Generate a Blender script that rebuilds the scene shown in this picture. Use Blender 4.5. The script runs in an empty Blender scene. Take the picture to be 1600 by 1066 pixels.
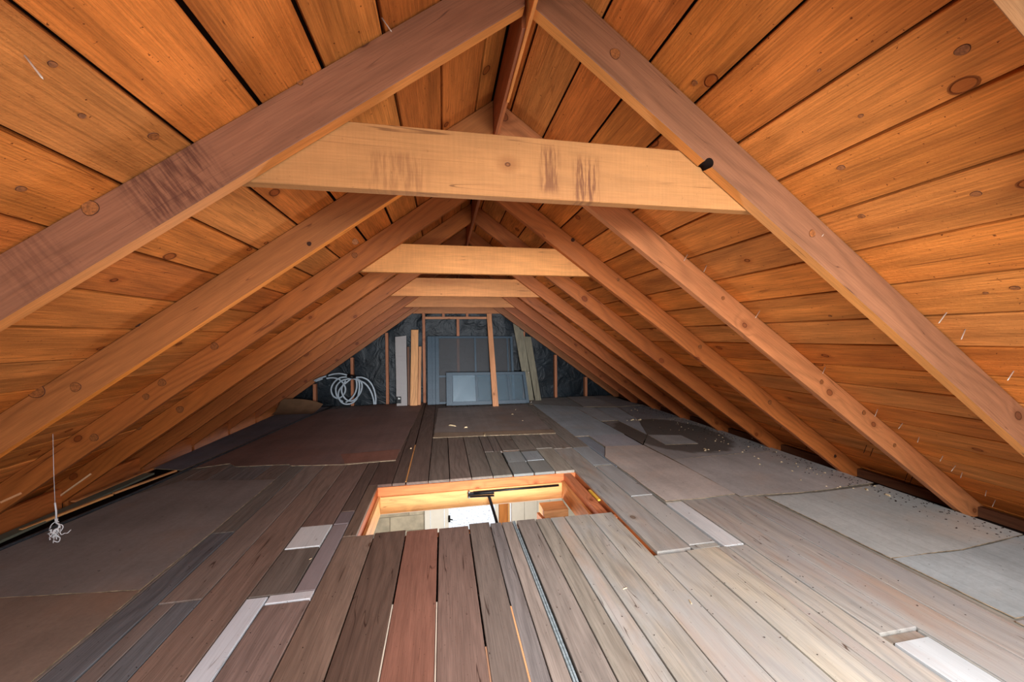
import bpy, bmesh, math, random
from mathutils import Vector, Matrix, noise
random.seed(7)
S = bpy.context.scene
COL = S.collection

# ------------------------------------------------------------------ camera
TH, PI_, RO = 0.18231094, 0.01018706, -0.01020754
XR, ZR, M, H = 0.24147047, 0.90269249, 0.72544079, 1.03275546
TV, SP = 0.14379198, 0.64326508           # vertical depth of rafters, spacing
cam_d = bpy.data.cameras.new('camera')
cam = bpy.data.objects.new('camera', cam_d); COL.objects.link(cam)
cam_d.sensor_width = 36.0
cam_d.lens = 589.434 / 1600 * 36.0
cam_d.clip_start = 0.02; cam_d.clip_end = 60
st, ct, sp_, cp = math.sin(TH), math.cos(TH), math.sin(PI_), math.cos(PI_)
Rv = Vector((ct, -st, 0)); Fv = Vector((st*cp, ct*cp, -sp_)); Uv = Vector((st*sp_, ct*sp_, cp))
R2 = Rv*math.cos(RO) + Uv*math.sin(RO); U2 = Uv*math.cos(RO) - Rv*math.sin(RO)
cam.matrix_world = Matrix(((R2.x, U2.x, -Fv.x, 0), (R2.y, U2.y, -Fv.y, 0), (R2.z, U2.z, -Fv.z, H), (0, 0, 0, 1)))
S.camera = cam

# ------------------------------------------------------------------ light
S.view_settings.view_transform = 'Standard'
S.view_settings.look = 'None'
S.view_settings.gamma = 1.0
S.view_settings.use_curve_mapping = False
S.view_settings.exposure = 0.0
W = bpy.data.worlds.new('world'); S.world = W; W.use_nodes = True
bg = W.node_tree.nodes['Background']
bg.inputs[0].default_value = (0.80, 0.88, 1.0, 1); bg.inputs[1].default_value = 2.2

def area(name, loc, target, sx, sy, power, color):
    d = bpy.data.lights.new(name, 'AREA'); d.shape = 'RECTANGLE'; d.size = sx; d.size_y = sy
    d.energy = power; d.color = color
    o = bpy.data.objects.new(name, d); COL.objects.link(o); o.location = loc
    v = Vector(target) - Vector(loc); o.rotation_euler = v.to_track_quat('-Z', 'Y').to_euler()
    return o
area('gable_fill_light', (1.15, -1.02, 0.85), (0.8, 4.0, 0.50), 1.9, 0.8, 24, (0.82, 0.92, 1.0))  # unseen fill on the gable side, added to brighten the attic
area('gable_fill_light', (-0.9, -1.02, 0.75), (-0.7, 4.0, 0.20), 1.2, 0.7, 15, (0.82, 0.92, 1.0))  # second added fill, lifts the left side
area('attic_fill_light', (0.75, -0.30, 1.22), (1.0, 0.7, -0.5), 0.9, 0.5, 74, (0.90, 0.95, 1.0))  # added unseen lamp, bounces light off the floor onto rafter undersides
area('attic_fill_light', (0.30, -0.45, 0.62), (0.25, 6.0, 0.20), 0.5, 0.2, 20, (0.92, 0.96, 1.0)).data.spread = math.radians(50)  # added narrow fill, carries light to the far gable
area('hatch_fill_light', (0.25, 3.15, -0.95), (0.25, 2.2, 0.9), 0.9, 0.5, 30, (1.0, 0.95, 0.88))  # added unseen uplight, brightens rafters and collars through the hatch
area('hall_fill_light', (0.1, 3.45, -0.24), (0.1, 3.45, -2), 1.6, 0.8, 11, (1.0, 0.95, 0.88))  # overhead fill added to brighten the room below
area('hall_fill_light', (0.2, 1.2, -0.24), (0.2, 1.2, -2), 1.6, 1.0, 24, (1.0, 0.95, 0.88))  # second unseen fill added for the room below

# ------------------------------------------------------------------ helpers
def lin(c):
    return tuple(((v/255)/12.92 if v/255 <= 0.04045 else ((v/255+0.055)/1.055)**2.4) for v in c) + (1.0,)

def link(o, parent=None):
    COL.objects.link(o)
    if parent is not None:
        o.parent = parent
    return o

def tag(o, label=None, cat=None, group=None, kind=None):
    if label: o['label'] = label
    if cat: o['category'] = cat
    if group: o['group'] = group
    if kind: o['kind'] = kind
    return o

def empty(name, loc=(0, 0, 0)):
    o = bpy.data.objects.new(name, None); o.location = loc; o.empty_display_size = 0.1
    return link(o)

def wmat(o):
    return o.matrix_basis.copy() if o.parent is None else wmat(o.parent) @ o.matrix_basis

def mesh(name, verts, faces, mat, parent=None, mw=None, color=None, smooth=False, mats=None, mi=None):
    me = bpy.data.meshes.new(name); me.from_pydata([tuple(v) for v in verts], [], faces)
    for m_ in (mats or [mat]): me.materials.append(m_)
    if mi:
        for p, i in zip(me.polygons, mi): p.material_index = i
    if smooth:
        for p in me.polygons: p.use_smooth = True
    me.update()
    o = bpy.data.objects.new(name, me)
    o.matrix_basis = mw if mw is not None else Matrix.Identity(4)
    if parent is not None: o.matrix_basis = wmat(parent).inverted() @ o.matrix_basis
    if color is not None: o.color = lin(color)
    return link(o, parent)

def frame(origin, ex, ey, ez):
    ex, ey, ez = Vector(ex).normalized(), Vector(ey).normalized(), Vector(ez).normalized()
    return Matrix(((ex.x, ey.x, ez.x, origin[0]), (ex.y, ey.y, ez.y, origin[1]), (ex.z, ey.z, ez.z, origin[2]), (0, 0, 0, 1)))

def prism(outline, z0, z1, ch=0.0):
    """outline in local XY (counter-clockwise), extruded z0..z1, optional chamfer of both rims"""
    n = len(outline)
    if ch <= 0:
        v = [(x, y, z0) for x, y in outline] + [(x, y, z1) for x, y in outline]
        f = [tuple(reversed(range(n))), tuple(range(n, 2*n))] + [(i, (i+1) % n, n+(i+1) % n, n+i) for i in range(n)]
        return v, f
    cx = sum(p[0] for p in outline)/n; cy = sum(p[1] for p in outline)/n
    ins = []
    for i in range(n):
        a, b, c = Vector(outline[i-1]), Vector(outline[i]), Vector(outline[(i+1) % n])
        d1 = (b-a).normalized(); d2 = (c-b).normalized()
        n1 = Vector((-d1.y, d1.x)); n2 = Vector((-d2.y, d2.x)); k = 1+n1.dot(n2)
        q = b + (n1+n2)/max(k, 0.3)*ch
        ins.append((q.x, q.y))
    rings = [[(x, y, z0) for x, y in ins], [(x, y, z0+ch) for x, y in outline],
             [(x, y, z1-ch) for x, y in outline], [(x, y, z1) for x, y in ins]]
    v = sum(rings, []); f = [tuple(reversed(range(n))), tuple(range(3*n, 4*n))]
    for r in range(3):
        f += [(r*n+i, r*n+(i+1) % n, (r+1)*n+(i+1) % n, (r+1)*n+i) for i in range(n)]
    return v, f

def rect(x0, x1, y0, y1): return [(x0, y0), (x1, y0), (x1, y1), (x0, y1)]

def board(name, mat, color, origin, ex, ey, w, l, t, parent=None, ch=0.0015):
    """board: width w along ex, length l along ey, thickness t along ex x ey"""
    ez = Vector(ex).cross(Vector(ey))
    v, f = prism(rect(0, w, 0, l), 0, t, ch)
    return mesh(name, v, f, mat, parent, frame(origin, ex, ey, ez), color)

def boxw(name, x0, x1, y0, y1, z0, z1, mat, parent=None, color=None, ch=0.0015, length='auto'):
    """axis-aligned box; its local Y axis follows its longest side so that the grain does too"""
    d = (x1-x0, y1-y0, z1-z0)
    k = d.index(max(d)) if length == 'auto' else 'xyz'.index(length)
    if k == 1: fr = frame((x0, y0, z0), (1, 0, 0), (0, 1, 0), (0, 0, 1)); s = (d[0], d[1], d[2])
    elif k == 0: fr = frame((x0, y1, z0), (0, 0, 1), (1, 0, 0), (0, 1, 0)); fr = frame((x0, y0, z0), (0, 0, 1), (1, 0, 0), (0, 1, 0)); s = (d[2], d[0], d[1])
    else: fr = frame((x0, y0, z0), (0, 1, 0), (0, 0, 1), (1, 0, 0)); s = (d[1], d[2], d[0])
    ch = min(ch, min(d)/3)
    v, f = prism(rect(0, s[0], 0, s[1]), 0, s[2], ch)
    return mesh(name, v, f, mat, parent, fr, color)

def tube(name, pts, r, mat, parent=None, color=None, seg=8, cap=True, taper=None):
    P = [Vector(p) for p in pts]; v = []; f = []; up = Vector((0.13, 0.97, 0.21)).normalized()
    for i, p in enumerate(P):
        d = (P[min(i+1, len(P)-1)] - P[max(i-1, 0)]).normalized()
        a = d.cross(up)
        if a.length < 1e-3: a = d.cross(Vector((1, 0, 0)))
        a.normalize(); b = d.cross(a); rr = r if taper is None else r*taper[i]
        for k in range(seg):
            t = 2*math.pi*k/seg; v.append(p + a*math.cos(t)*rr + b*math.sin(t)*rr)
    for i in range(len(P)-1):
        for k in range(seg):
            k2 = (k+1) % seg; f.append((i*seg+k, i*seg+k2, (i+1)*seg+k2, (i+1)*seg+k))
    if cap: f += [tuple(reversed(range(seg))), tuple(range((len(P)-1)*seg, len(P)*seg))]
    return mesh(name, v, f, mat, parent, None, color, smooth=True)

def spline(ctrl, n=8):
    P = [Vector(p) for p in ctrl]; out = []
    for i in range(len(P)-1):
        p0, p1, p2, p3 = P[max(i-1, 0)], P[i], P[i+1], P[min(i+2, len(P)-1)]
        for k in range(n):
            t = k/n
            out.append(0.5*((2*p1) + (p2-p0)*t + (2*p0-5*p1+4*p2-p3)*t*t + (3*p1-3*p2+p3-p0)*t**3))
    return out + [P[-1]]

# ------------------------------------------------------------------ node helpers
class NT:
    def __init__(s, name):
        s.m = bpy.data.materials.new(name); s.m.use_nodes = True
        s.t = s.m.node_tree; s.t.nodes.clear()
        s.out = s.t.nodes.new('ShaderNodeOutputMaterial'); s.b = s.t.nodes.new('ShaderNodeBsdfPrincipled')
        s.t.links.new(s.b.outputs[0], s.out.inputs[0])
    def n(s, t, **k):
        nd = s.t.nodes.new(t)
        for a, b in k.items(): setattr(nd, a, b)
        return nd
    def put(s, sock, v):
        if isinstance(v, bpy.types.NodeSocket): s.t.links.new(v, sock)
        else: sock.default_value = v
    def math(s, op, a, b=0.0, c=None, clamp=False):
        nd = s.n('ShaderNodeMath', operation=op, use_clamp=clamp); s.put(nd.inputs[0], a); s.put(nd.inputs[1], b)
        if c is not None: s.put(nd.inputs[2], c)
        return nd.outputs[0]
    def vec(s, op, a, b=None, sc=None):
        nd = s.n('ShaderNodeVectorMath', operation=op); s.put(nd.inputs[0], a)
        if b is not None: s.put(nd.inputs[1], b)
        if sc is not None: s.put(nd.inputs['Scale'], sc)
        return nd.outputs['Value'] if op in ('LENGTH', 'DOT_PRODUCT', 'DISTANCE') else nd.outputs['Vector']
    def noise(s, v, scale, detail=3, rough=0.5, dist=0.0):
        nd = s.n('ShaderNodeTexNoise'); s.put(nd.inputs['Vector'], v); nd.inputs['Scale'].default_value = scale
        nd.inputs['Detail'].default_value = detail; nd.inputs['Roughness'].default_value = rough; nd.inputs['Distortion'].default_value = dist
        return nd.outputs['Fac']
    def ramp(s, f, a, b, c=0.0, d=1.0):
        nd = s.n('ShaderNodeMapRange', interpolation_type='SMOOTHSTEP'); s.put(nd.inputs['Value'], f)
        for i, x in zip(('From Min', 'From Max', 'To Min', 'To Max'), (a, b, c, d)): s.put(nd.inputs[i], x)
        return nd.outputs[0]
    def mix(s, f, a, b, mode='MIX'):
        nd = s.n('ShaderNodeMix', data_type='RGBA', blend_type=mode); s.put(nd.inputs[0], f); s.put(nd.inputs[6], a); s.put(nd.inputs[7], b)
        return nd.outputs[2]
    def bump(s, h, strength, dist=0.002):
        nd = s.n('ShaderNodeBump'); s.put(nd.inputs['Height'], h); nd.inputs['Strength'].default_value = strength
        nd.inputs['Distance'].default_value = dist; s.t.links.new(nd.outputs[0], s.b.inputs['Normal'])

def wood(name, dark=0.45, ring=0.35, ringscale=30, knots=0.55, cell=(5.0, 1.7), kr=0.013, grain=0.35, rough=0.62, bump=0.35,
         speck=0.25, vary=0.22, dust=None, dustamt=0.0, saw=0.0, stains=None, warm=None, spec=0.3, crack=0.6, tint=None, red=1.0):
    """sawn wood: the object's colour is the wood's colour; grain runs along the local Y axis"""
    s = NT(name)
    tc = s.n('ShaderNodeTexCoord').outputs['Object']; oi = s.n('ShaderNodeObjectInfo'); rnd = oi.outputs['Random']
    off = s.n('ShaderNodeCombineXYZ'); s.put(off.inputs[0], s.math('MULTIPLY', rnd, 37.3)); s.put(off.inputs[1], s.math('MULTIPLY', rnd, 91.7)); s.put(off.inputs[2], s.math('MULTIPLY', rnd, 13.1))
    P = s.vec('ADD', tc, off.outputs[0])
    # knots
    sc = (cell[0], cell[1], 1.0)
    Q = s.vec('MULTIPLY', P, sc)
    vo = s.n('ShaderNodeTexVoronoi', voronoi_dimensions='2D', feature='F1'); s.put(vo.inputs['Vector'], Q); vo.inputs['Scale'].default_value = 1.0
    df = s.vec('MULTIPLY', s.vec('SUBTRACT', Q, vo.outputs['Position']), (1/cell[0], 0.75/cell[1], 0.0))
    d = s.vec('LENGTH', df)
    sx = s.n('ShaderNodeSeparateColor'); s.put(sx.inputs[0], vo.outputs['Color'])
    has = s.math('LESS_THAN', sx.outputs[0], knots)
    size = s.math('MULTIPLY_ADD', sx.outputs[1], kr*0.9, kr*0.45)
    pull = s.math('MULTIPLY', s.ramp(d, 0.0, 0.07, 1.0, 0.0), has)
    # grain rings
    big = s.noise(s.vec('MULTIPLY', P, (3.0, 0.9, 3.0)), 1.0, 2, 0.5)
    sep = s.n('ShaderNodeSeparateXYZ'); s.put(sep.inputs[0], P)
    ph = s.math('ADD', s.math('ADD', s.math('ADD', sep.outputs[0], sep.outputs[2]), s.math('MULTIPLY', big, 0.42)), s.math('MULTIPLY', pull, 0.055))
    wob = s.noise(s.vec('MULTIPLY', P, (40, 5, 40)), 1.0, 2, 0.6)
    ph = s.math('MULTIPLY', s.math('ADD', ph, s.math('MULTIPLY', wob, 0.006)), ringscale*6.2832/2.0)
    rg = s.math('POWER', s.math('MULTIPLY_ADD', s.math('SINE', ph), 0.5, 0.5), 2.2)
    rgz = s.math('MULTIPLY', rg, s.ramp(s.noise(s.vec('MULTIPLY', P, (5, 1.2, 5)), 1.0, 2), 0.35, 0.65, 0.35, 1.0))
    fib = s.noise(s.vec('MULTIPLY', P, (230, 7, 230)), 1.0, 3, 0.65)
    blot = s.noise(s.vec('MULTIPLY', P, (9, 1.6, 9)), 1.0, 4, 0.6)
    col = oi.outputs['Color']
    if tint: col = s.mix(1.0, col, tint+(1,), 'MULTIPLY')
    val = s.math('MULTIPLY_ADD', s.math('SUBTRACT', rnd, 0.5), vary, 1.0)
    val = s.math('MULTIPLY', val, s.ramp(blot, 0.25, 0.75, 1.0-vary, 1.0+vary))
    val = s.math('MULTIPLY', val, s.math('MULTIPLY_ADD', rgz, -ring, 1.0+ring*0.3))
    val = s.math('MULTIPLY', val, s.ramp(fib, 0.3, 0.7, 1.0-grain, 1.0+grain*0.6))
    if saw:
        sw = s.noise(s.vec('MULTIPLY', P, (9, 140, 9)), 1.0, 2, 0.5)
        val = s.math('MULTIPLY', val, s.ramp(sw, 0.35, 0.65, 1.0-saw, 1.0+saw))
    cv = s.n('ShaderNodeCombineColor'); [s.put(cv.inputs[i], val) for i in range(3)]
    c = s.mix(1.0, col, cv.outputs[0], 'MULTIPLY')
    # darker tones turn redder, as in aged fir
    dk = s.mix(1.0, col, (dark*1.05, dark*(0.72 if red > 0.5 else 0.92), dark*(0.60 if red > 0.5 else 0.86), 1), 'MULTIPLY')
    c = s.mix(s.math('MULTIPLY', s.ramp(s.noise(s.vec('MULTIPLY', P, (6, 0.8, 6)), 1.3, 5, 0.65), 0.5, 0.8, 0.0, 1.0), 0.55), c, dk)
    if warm:
        c = s.mix(s.ramp(s.noise(s.vec('MULTIPLY', P, (7, 1.1, 7)), 1.0, 3, 0.6), 0.48, 0.72, 0.0, 0.55), c, lin(warm))
    if dust:
        c = s.mix(s.math('MULTIPLY', s.ramp(s.noise(s.vec('MULTIPLY', P, (5, 2.0, 5)), 1.0, 5, 0.65), 0.3, 0.7, 0.15, 1.0), dustamt), c, lin(dust))
    # knot body and its ring
    inner = s.math('MULTIPLY', s.math('LESS_THAN', d, size), has)
    band = s.math('MULTIPLY', s.ramp(s.math('ABSOLUTE', s.math('SUBTRACT', d, size)), 0.0005, 0.0028, 1.0, 0.0), has)
    kc = s.mix(1.0, col, (0.50, 0.36, 0.28, 1), 'MULTIPLY')
    halo = s.math('MULTIPLY', s.ramp(d, 0.008, 0.035, 0.45, 0.0), has)
    c = s.mix(halo, c, kc); c = s.mix(s.math('MULTIPLY', inner, 0.7), c, kc)
    c = s.mix(s.math('MULTIPLY', band, 0.75), c, s.mix(1.0, col, (0.22, 0.13, 0.09, 1), 'MULTIPLY'))
    cn = s.noise(s.vec('MULTIPLY', P, (16, 0.55, 16)), 1.0, 2, 0.5)
    cm = s.math('MULTIPLY', s.ramp(s.math('ABSOLUTE', s.math('SUBTRACT', s.math('FRACT', s.math('MULTIPLY', cn, 7.0)), 0.5)), 0.008, 0.03, 1.0, 0.0),
                s.ramp(s.noise(s.vec('MULTIPLY', P, (20, 2.6, 20)), 1.0, 2, 0.5), 0.52, 0.62, 0.0, crack))
    c = s.mix(cm, c, s.mix(1.0, col, (0.16, 0.09, 0.06, 1), 'MULTIPLY'))
    if speck:
        sp1 = s.ramp(s.noise(P, 95, 2, 0.6), 0.69, 0.75, 0.0, 1.0)
        sp2 = s.ramp(s.noise(s.vec('MULTIPLY', P, (90, 14, 90)), 1.0, 3, 0.6), 0.70, 0.78, 0.0, 1.0)
        c = s.mix(s.math('MULTIPLY', s.math('MAXIMUM', sp1, sp2), speck*2), c, s.mix(1.0, col, (0.2, 0.13, 0.1, 1), 'MULTIPLY'))
    if stains:                                    # (centre x, centre y, half x, half y, strength, streak direction)
        so = s.n('ShaderNodeSeparateXYZ'); s.put(so.inputs[0], tc)
        for cx, cy, hx, hy, am, vx in stains:
            ax = s.math('DIVIDE', s.math('ABSOLUTE', s.math('SUBTRACT', so.outputs[0], cx)), hx)
            ay = s.math('DIVIDE', s.math('ABSOLUTE', s.math('SUBTRACT', so.outputs[1], cy)), hy)
            box = s.math('MULTIPLY', s.ramp(ax, 0.6, 1.1, 1.0, 0.0), s.ramp(ay, 0.5, 1.1, 1.0, 0.0))
            stv = (12, 110, 12) if vx else (110, 12, 12)
            nz = s.ramp(s.noise(s.vec('MULTIPLY', P, stv), 1.0, 4, 0.6), 0.38, 0.62, 0.0, 1.0)
            c = s.mix(s.math('MULTIPLY', s.math('MULTIPLY', box, nz), am), c, s.mix(1.0, col, (0.30, 0.20, 0.22, 1), 'MULTIPLY'))
    s.put(s.b.inputs['Base Color'], c)
    s.b.inputs['Roughness'].default_value = rough; s.b.inputs['Specular IOR Level'].default_value = spec
    h = s.math('ADD', s.math('MULTIPLY', fib, 0.6), s.math('MULTIPLY', rgz, -0.5))
    h = s.math('ADD', h, s.math('MULTIPLY', s.noise(s.vec('MULTIPLY', P, (1, 0.4, 1)), 160, 3, 0.7), 0.8 if saw or bump > 0.4 else 0.2))
    h = s.math('ADD', h, s.math('MULTIPLY', band, -1.0))
    s.bump(h, bump, 0.003)
    return s.m

def plain(name, c, rough=0.6, metal=0.0, spec=0.3, var=0.1, scale=20, bump=0.0):
    s = NT(name); tc = s.n('ShaderNodeTexCoord').outputs['Object']
    nz = s.noise(tc, scale, 4, 0.6); cc = lin(c)
    s.put(s.b.inputs['Base Color'], s.mix(s.ramp(nz, 0.3, 0.7), tuple(v*(1-var) for v in cc[:3])+(1,), tuple(min(1, v*(1+var)) for v in cc[:3])+(1,)))
    s.b.inputs['Roughness'].default_value = rough; s.b.inputs['Metallic'].default_value = metal; s.b.inputs['Specular IOR Level'].default_value = spec
    if bump: s.bump(nz, bump, 0.004)
    return s.m

def sheetmat(name, streak=0.0, stain=None):
    """dusty hardboard; object's colour; an old water stain can be given in place coordinates"""
    s = NT(name); oi = s.n('ShaderNodeObjectInfo'); tc = s.n('ShaderNodeTexCoord').outputs['Object']
    P = tc
    a = s.noise(P, 2.2, 5, 0.6); b = s.noise(P, 60, 4, 0.65); d = s.noise(s.vec('MULTIPLY', P, (14, 0.5, 1)), 1.0, 4, 0.6)
    val = s.math('MULTIPLY', s.ramp(a, 0.25, 0.75, 0.82, 1.14), s.ramp(b, 0.3, 0.7, 0.93, 1.06))
    val = s.math('MULTIPLY', val, s.ramp(d, 0.3, 0.7, 0.93, 1.06))
    cv = s.n('ShaderNodeCombineColor'); [s.put(cv.inputs[i], val) for i in range(3)]
    c = s.mix(1.0, oi.outputs['Color'], cv.outputs[0], 'MULTIPLY')
    c = s.mix(s.ramp(s.noise(s.vec('ADD', P, (7.7, 3.1, 0)), 1.7, 4, 0.6), 0.5, 0.72, 0.0, 0.5), c, s.mix(1.0, oi.outputs['Color'], (1.12, 0.88, 0.72, 1), 'MULTIPLY'))
    c = s.mix(s.math('MULTIPLY', s.ramp(s.noise(P, 45, 2, 0.6), 0.72, 0.77), 0.55), c, (0.02, 0.017, 0.014, 1))
    c = s.mix(s.math('MULTIPLY', s.ramp(s.noise(s.vec('MULTIPLY', P, (5, 2.2, 1)), 3.0, 4, 0.7), 0.66, 0.8), 0.4), c, lin((70, 68, 66)))
    if streak:
        sp = s.n('ShaderNodeSeparateXYZ'); s.put(sp.inputs[0], P)
        fr = s.math('FRACT', s.math('MULTIPLY', s.math('ADD', sp.outputs[0], s.math('MULTIPLY', d, 0.004)), 12.5))
        c = s.mix(s.ramp(fr, 0.0, 0.05, streak, 0.0), c, lin((70, 68, 64)))
    if stain:
        cx, cy, rx, ry = stain
        g = s.n('ShaderNodeNewGeometry').outputs['Position']
        q = s.vec('MULTIPLY', s.vec('SUBTRACT', g, (cx, cy, 0)), (1/rx, 1/ry, 0))
        e = s.math('ADD', s.vec('LENGTH', q), s.math('MULTIPLY_ADD', s.noise(g, 6, 3, 0.6), 0.24, -0.12))
        c = s.mix(s.ramp(e, 0.93, 1.04, 0.80, 0.0), c, lin((94, 86, 76)))
    s.put(s.b.inputs['Base Color'], c); s.b.inputs['Roughness'].default_value = 0.7; s.b.inputs['Specular IOR Level'].default_value = 0.25
    s.bump(b, 0.12, 0.002)
    return s.m

M_ROOF = wood('roof_board_wood', dark=0.45, ring=0.26, ringscale=17, knots=0.42, cell=(5.6, 2.2), kr=0.013, grain=0.26, rough=0.7, bump=1.0, speck=0.45, vary=0.26, spec=0.15, crack=0.5)
M_RAFT = wood('rafter_wood', dark=0.5, ring=0.26, ringscale=46, knots=0.30, cell=(7.0, 2.2), kr=0.014, grain=0.14, rough=0.55, bump=0.2, speck=0.10, vary=0.14)
M_RAFT_L = wood('smudged_rafter_wood', dark=0.5, ring=0.14, ringscale=46, knots=0.12, cell=(7.0, 2.2), kr=0.012, grain=0.14, rough=0.55, bump=0.2, speck=0.1, vary=0.14,
                stains=[(0.065, 1.00, 0.08, 0.12, 0.75, True), (0.06, 1.33, 0.07, 0.08, 0.3, True)])
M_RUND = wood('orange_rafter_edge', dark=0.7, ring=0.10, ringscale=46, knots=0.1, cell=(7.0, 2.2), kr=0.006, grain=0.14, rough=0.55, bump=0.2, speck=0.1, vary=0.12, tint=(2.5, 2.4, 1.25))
M_COLL = wood('sawn_collar_wood', dark=0.6, ring=0.10, ringscale=34, knots=0.20, cell=(6.0, 2.0), kr=0.010, grain=0.10, rough=0.6, bump=0.2, speck=0.16, vary=0.16, saw=0.04)
M_COLL1 = wood('stained_collar_wood', dark=0.6, ring=0.08, ringscale=34, knots=0.15, cell=(6.0, 2.0), kr=0.008, grain=0.08, rough=0.6, bump=0.2, speck=0.12, vary=0.12, saw=0.03,
               stains=[(0.085, 0.84, 0.075, 0.035, 0.7, True), (0.06, 0.95, 0.075, 0.045, 0.85, True), (0.05, 0.42, 0.06, 0.09, 0.4, True)])
M_PLANK = wood('old_floor_plank', dark=0.6, ring=0.24, ringscale=38, knots=0.10, cell=(5.0, 1.1), kr=0.013, grain=0.20, rough=0.68, bump=0.3, speck=0.3, vary=0.14, spec=0.25, red=0, crack=0.8)
M_PLANKR = wood('dusty_floor_plank', dark=0.62, ring=0.30, ringscale=34, knots=0.10, cell=(5.0, 1.1), kr=0.012, grain=0.20, rough=0.72, bump=0.3, speck=0.18, vary=0.12,
                warm=(176, 140, 112), dust=(164, 166, 166), dustamt=0.6, spec=0.2, crack=0.9, red=0)
M_PAINT = wood('worn_white_paint', dark=0.8, ring=0.03, ringscale=20, knots=0.0, grain=0.06, rough=0.6, bump=0.15, speck=0.22, vary=0.12)
M_STUD = wood('stud_wood', dark=0.6, ring=0.15, ringscale=40, knots=0.25, cell=(8, 2), kr=0.010, grain=0.12, vary=0.15)
M_FRESH = wood('fresh_pine', dark=0.7, ring=0.2, ringscale=40, knots=0.3, cell=(9, 2.4), kr=0.009, grain=0.14, vary=0.12)
M_SHEET = sheetmat('dusty_hardboard'); M_SHEETS = sheetmat('grooved_hardboard', streak=0.35)
M_SHSTAIN = sheetmat('water_stained_hardboard', stain=(2.33, 3.62, 0.52, 0.72))
M_EDGE = plain('raw_fibre_edge', (150, 130, 104), 0.8, var=0.5, scale=25)
M_DARK = plain('dark_cavity', (30, 22, 18), 0.9, spec=0.05)
M_FELT = plain('roofing_felt', (34, 22, 16), 0.9, spec=0.05)
M_IRON = plain('black_steel', (34, 34, 36), 0.4, 0.6, 0.5)
M_ZINC = plain('zinc_steel', (138, 148, 150), 0.5, 0.25, 0.5, var=0.3, scale=90)
M_NAIL = plain('bright_nail', (215, 205, 190), 0.35, 0.5, 0.5)
M_RUST = plain('dark_nail', (45, 30, 24), 0.7, 0.2)
M_WHITE = plain('white_gloss_paint', (236, 234, 228), 0.4, spec=0.4, var=0.02)
M_HOSE = plain('white_plastic_tube', (178, 188, 196), 0.35, spec=0.5, var=0.05)
M_BLUE = plain('slate_blue_frame', (62, 78, 90), 0.5, spec=0.4, var=0.12, scale=40)
M_CARD = plain('brown_cardboard', (128, 96, 70), 0.8, var=0.15, scale=8)
M_GREYPL = wood('weathered_grey_board', dark=0.7, ring=0.35, ringscale=60, knots=0.05, grain=0.3, vary=0.15)
M_WEB = plain('cobweb', (225, 225, 225), 0.9, var=0.02)
M_CHIP = plain('wood_chip', (214, 190, 150), 0.8, var=0.2)
M_YEL = plain('yellow_strip', (226, 176, 66), 0.5, var=0.1)
M_PLASTER = plain('white_plaster', (225, 222, 214), 0.8, var=0.03)

def m_poly():
    s = NT('black_plastic_sheeting'); tc = s.n('ShaderNodeTexCoord').outputs['Object']
    s.put(s.b.inputs['Base Color'], s.mix(s.ramp(s.noise(tc, 3, 4), 0.3, 0.7), (0.003, 0.005, 0.007, 1), (0.010, 0.016, 0.022, 1)))
    s.b.inputs['Roughness'].default_value = 0.45; s.b.inputs['Specular IOR Level'].default_value = 0.28
    s.bump(s.math('ADD', s.noise(tc, 5, 3, 0.5, 1.0), s.math('MULTIPLY', s.noise(tc, 55, 3, 0.7), 0.10)), 0.8, 0.03)
    return s.m
M_POLY = m_poly()

def m_screen():
    s = NT('insect_screen_mesh'); tr = s.n('ShaderNodeBsdfTransparent')
    tc = s.n('ShaderNodeTexCoord').outputs['Object']
    s.b.inputs['Base Color'].default_value = lin((84, 84, 86)); s.b.inputs['Roughness'].default_value = 0.6
    mx = s.n('ShaderNodeMixShader'); s.put(mx.inputs[0], s.ramp(s.noise(tc, 2.0, 3), 0.3, 0.7, 0.34, 0.46))
    s.t.links.new(tr.outputs[0], mx.inputs[1]); s.t.links.new(s.b.outputs[0], mx.inputs[2]); s.t.links.new(mx.outputs[0], s.out.inputs[0])
    return s.m
M_SCREEN = m_screen()

def m_glass(k, nm):
    s = NT(nm); tr = s.n('ShaderNodeBsdfTransparent'); tr.inputs[0].default_value = (0.75, 0.82, 0.86, 1)
    s.b.inputs['Base Color'].default_value = lin((168, 188, 200)); s.b.inputs['Roughness'].default_value = 0.25
    mx = s.n('ShaderNodeMixShader'); mx.inputs[0].default_value = k
    s.t.links.new(tr.outputs[0], mx.inputs[1]); s.t.links.new(s.b.outputs[0], mx.inputs[2]); s.t.links.new(mx.outputs[0], s.out.inputs[0])
    return s.m
M_GLASS = m_glass(0.16, 'old_window_glass'); M_GLASSREFL = m_glass(0.30, 'painted_reflection_glass')  # second glass is paler: a bright reflection mixed into its colour

def m_perf():
    s = NT('dotted_panel'); tc = s.n('ShaderNodeTexCoord').outputs['Object']
    sp = s.n('ShaderNodeSeparateXYZ'); s.put(sp.inputs[0], tc)
    u = s.math('ADD', sp.outputs[0], sp.outputs[1]); v = s.math('SUBTRACT', sp.outputs[0], sp.outputs[1])
    a = s.math('MULTIPLY', s.math('SINE', s.math('MULTIPLY', u, 150)), s.math('SINE', s.math('MULTIPLY', v, 150)))
    s.put(s.b.inputs['Base Color'], s.mix(s.ramp(a, 0.15, 0.5), lin((186, 178, 174)), lin((84, 78, 80))))
    s.b.inputs['Roughness'].default_value = 0.7
    return s.m
M_PERF = m_perf()

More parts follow.
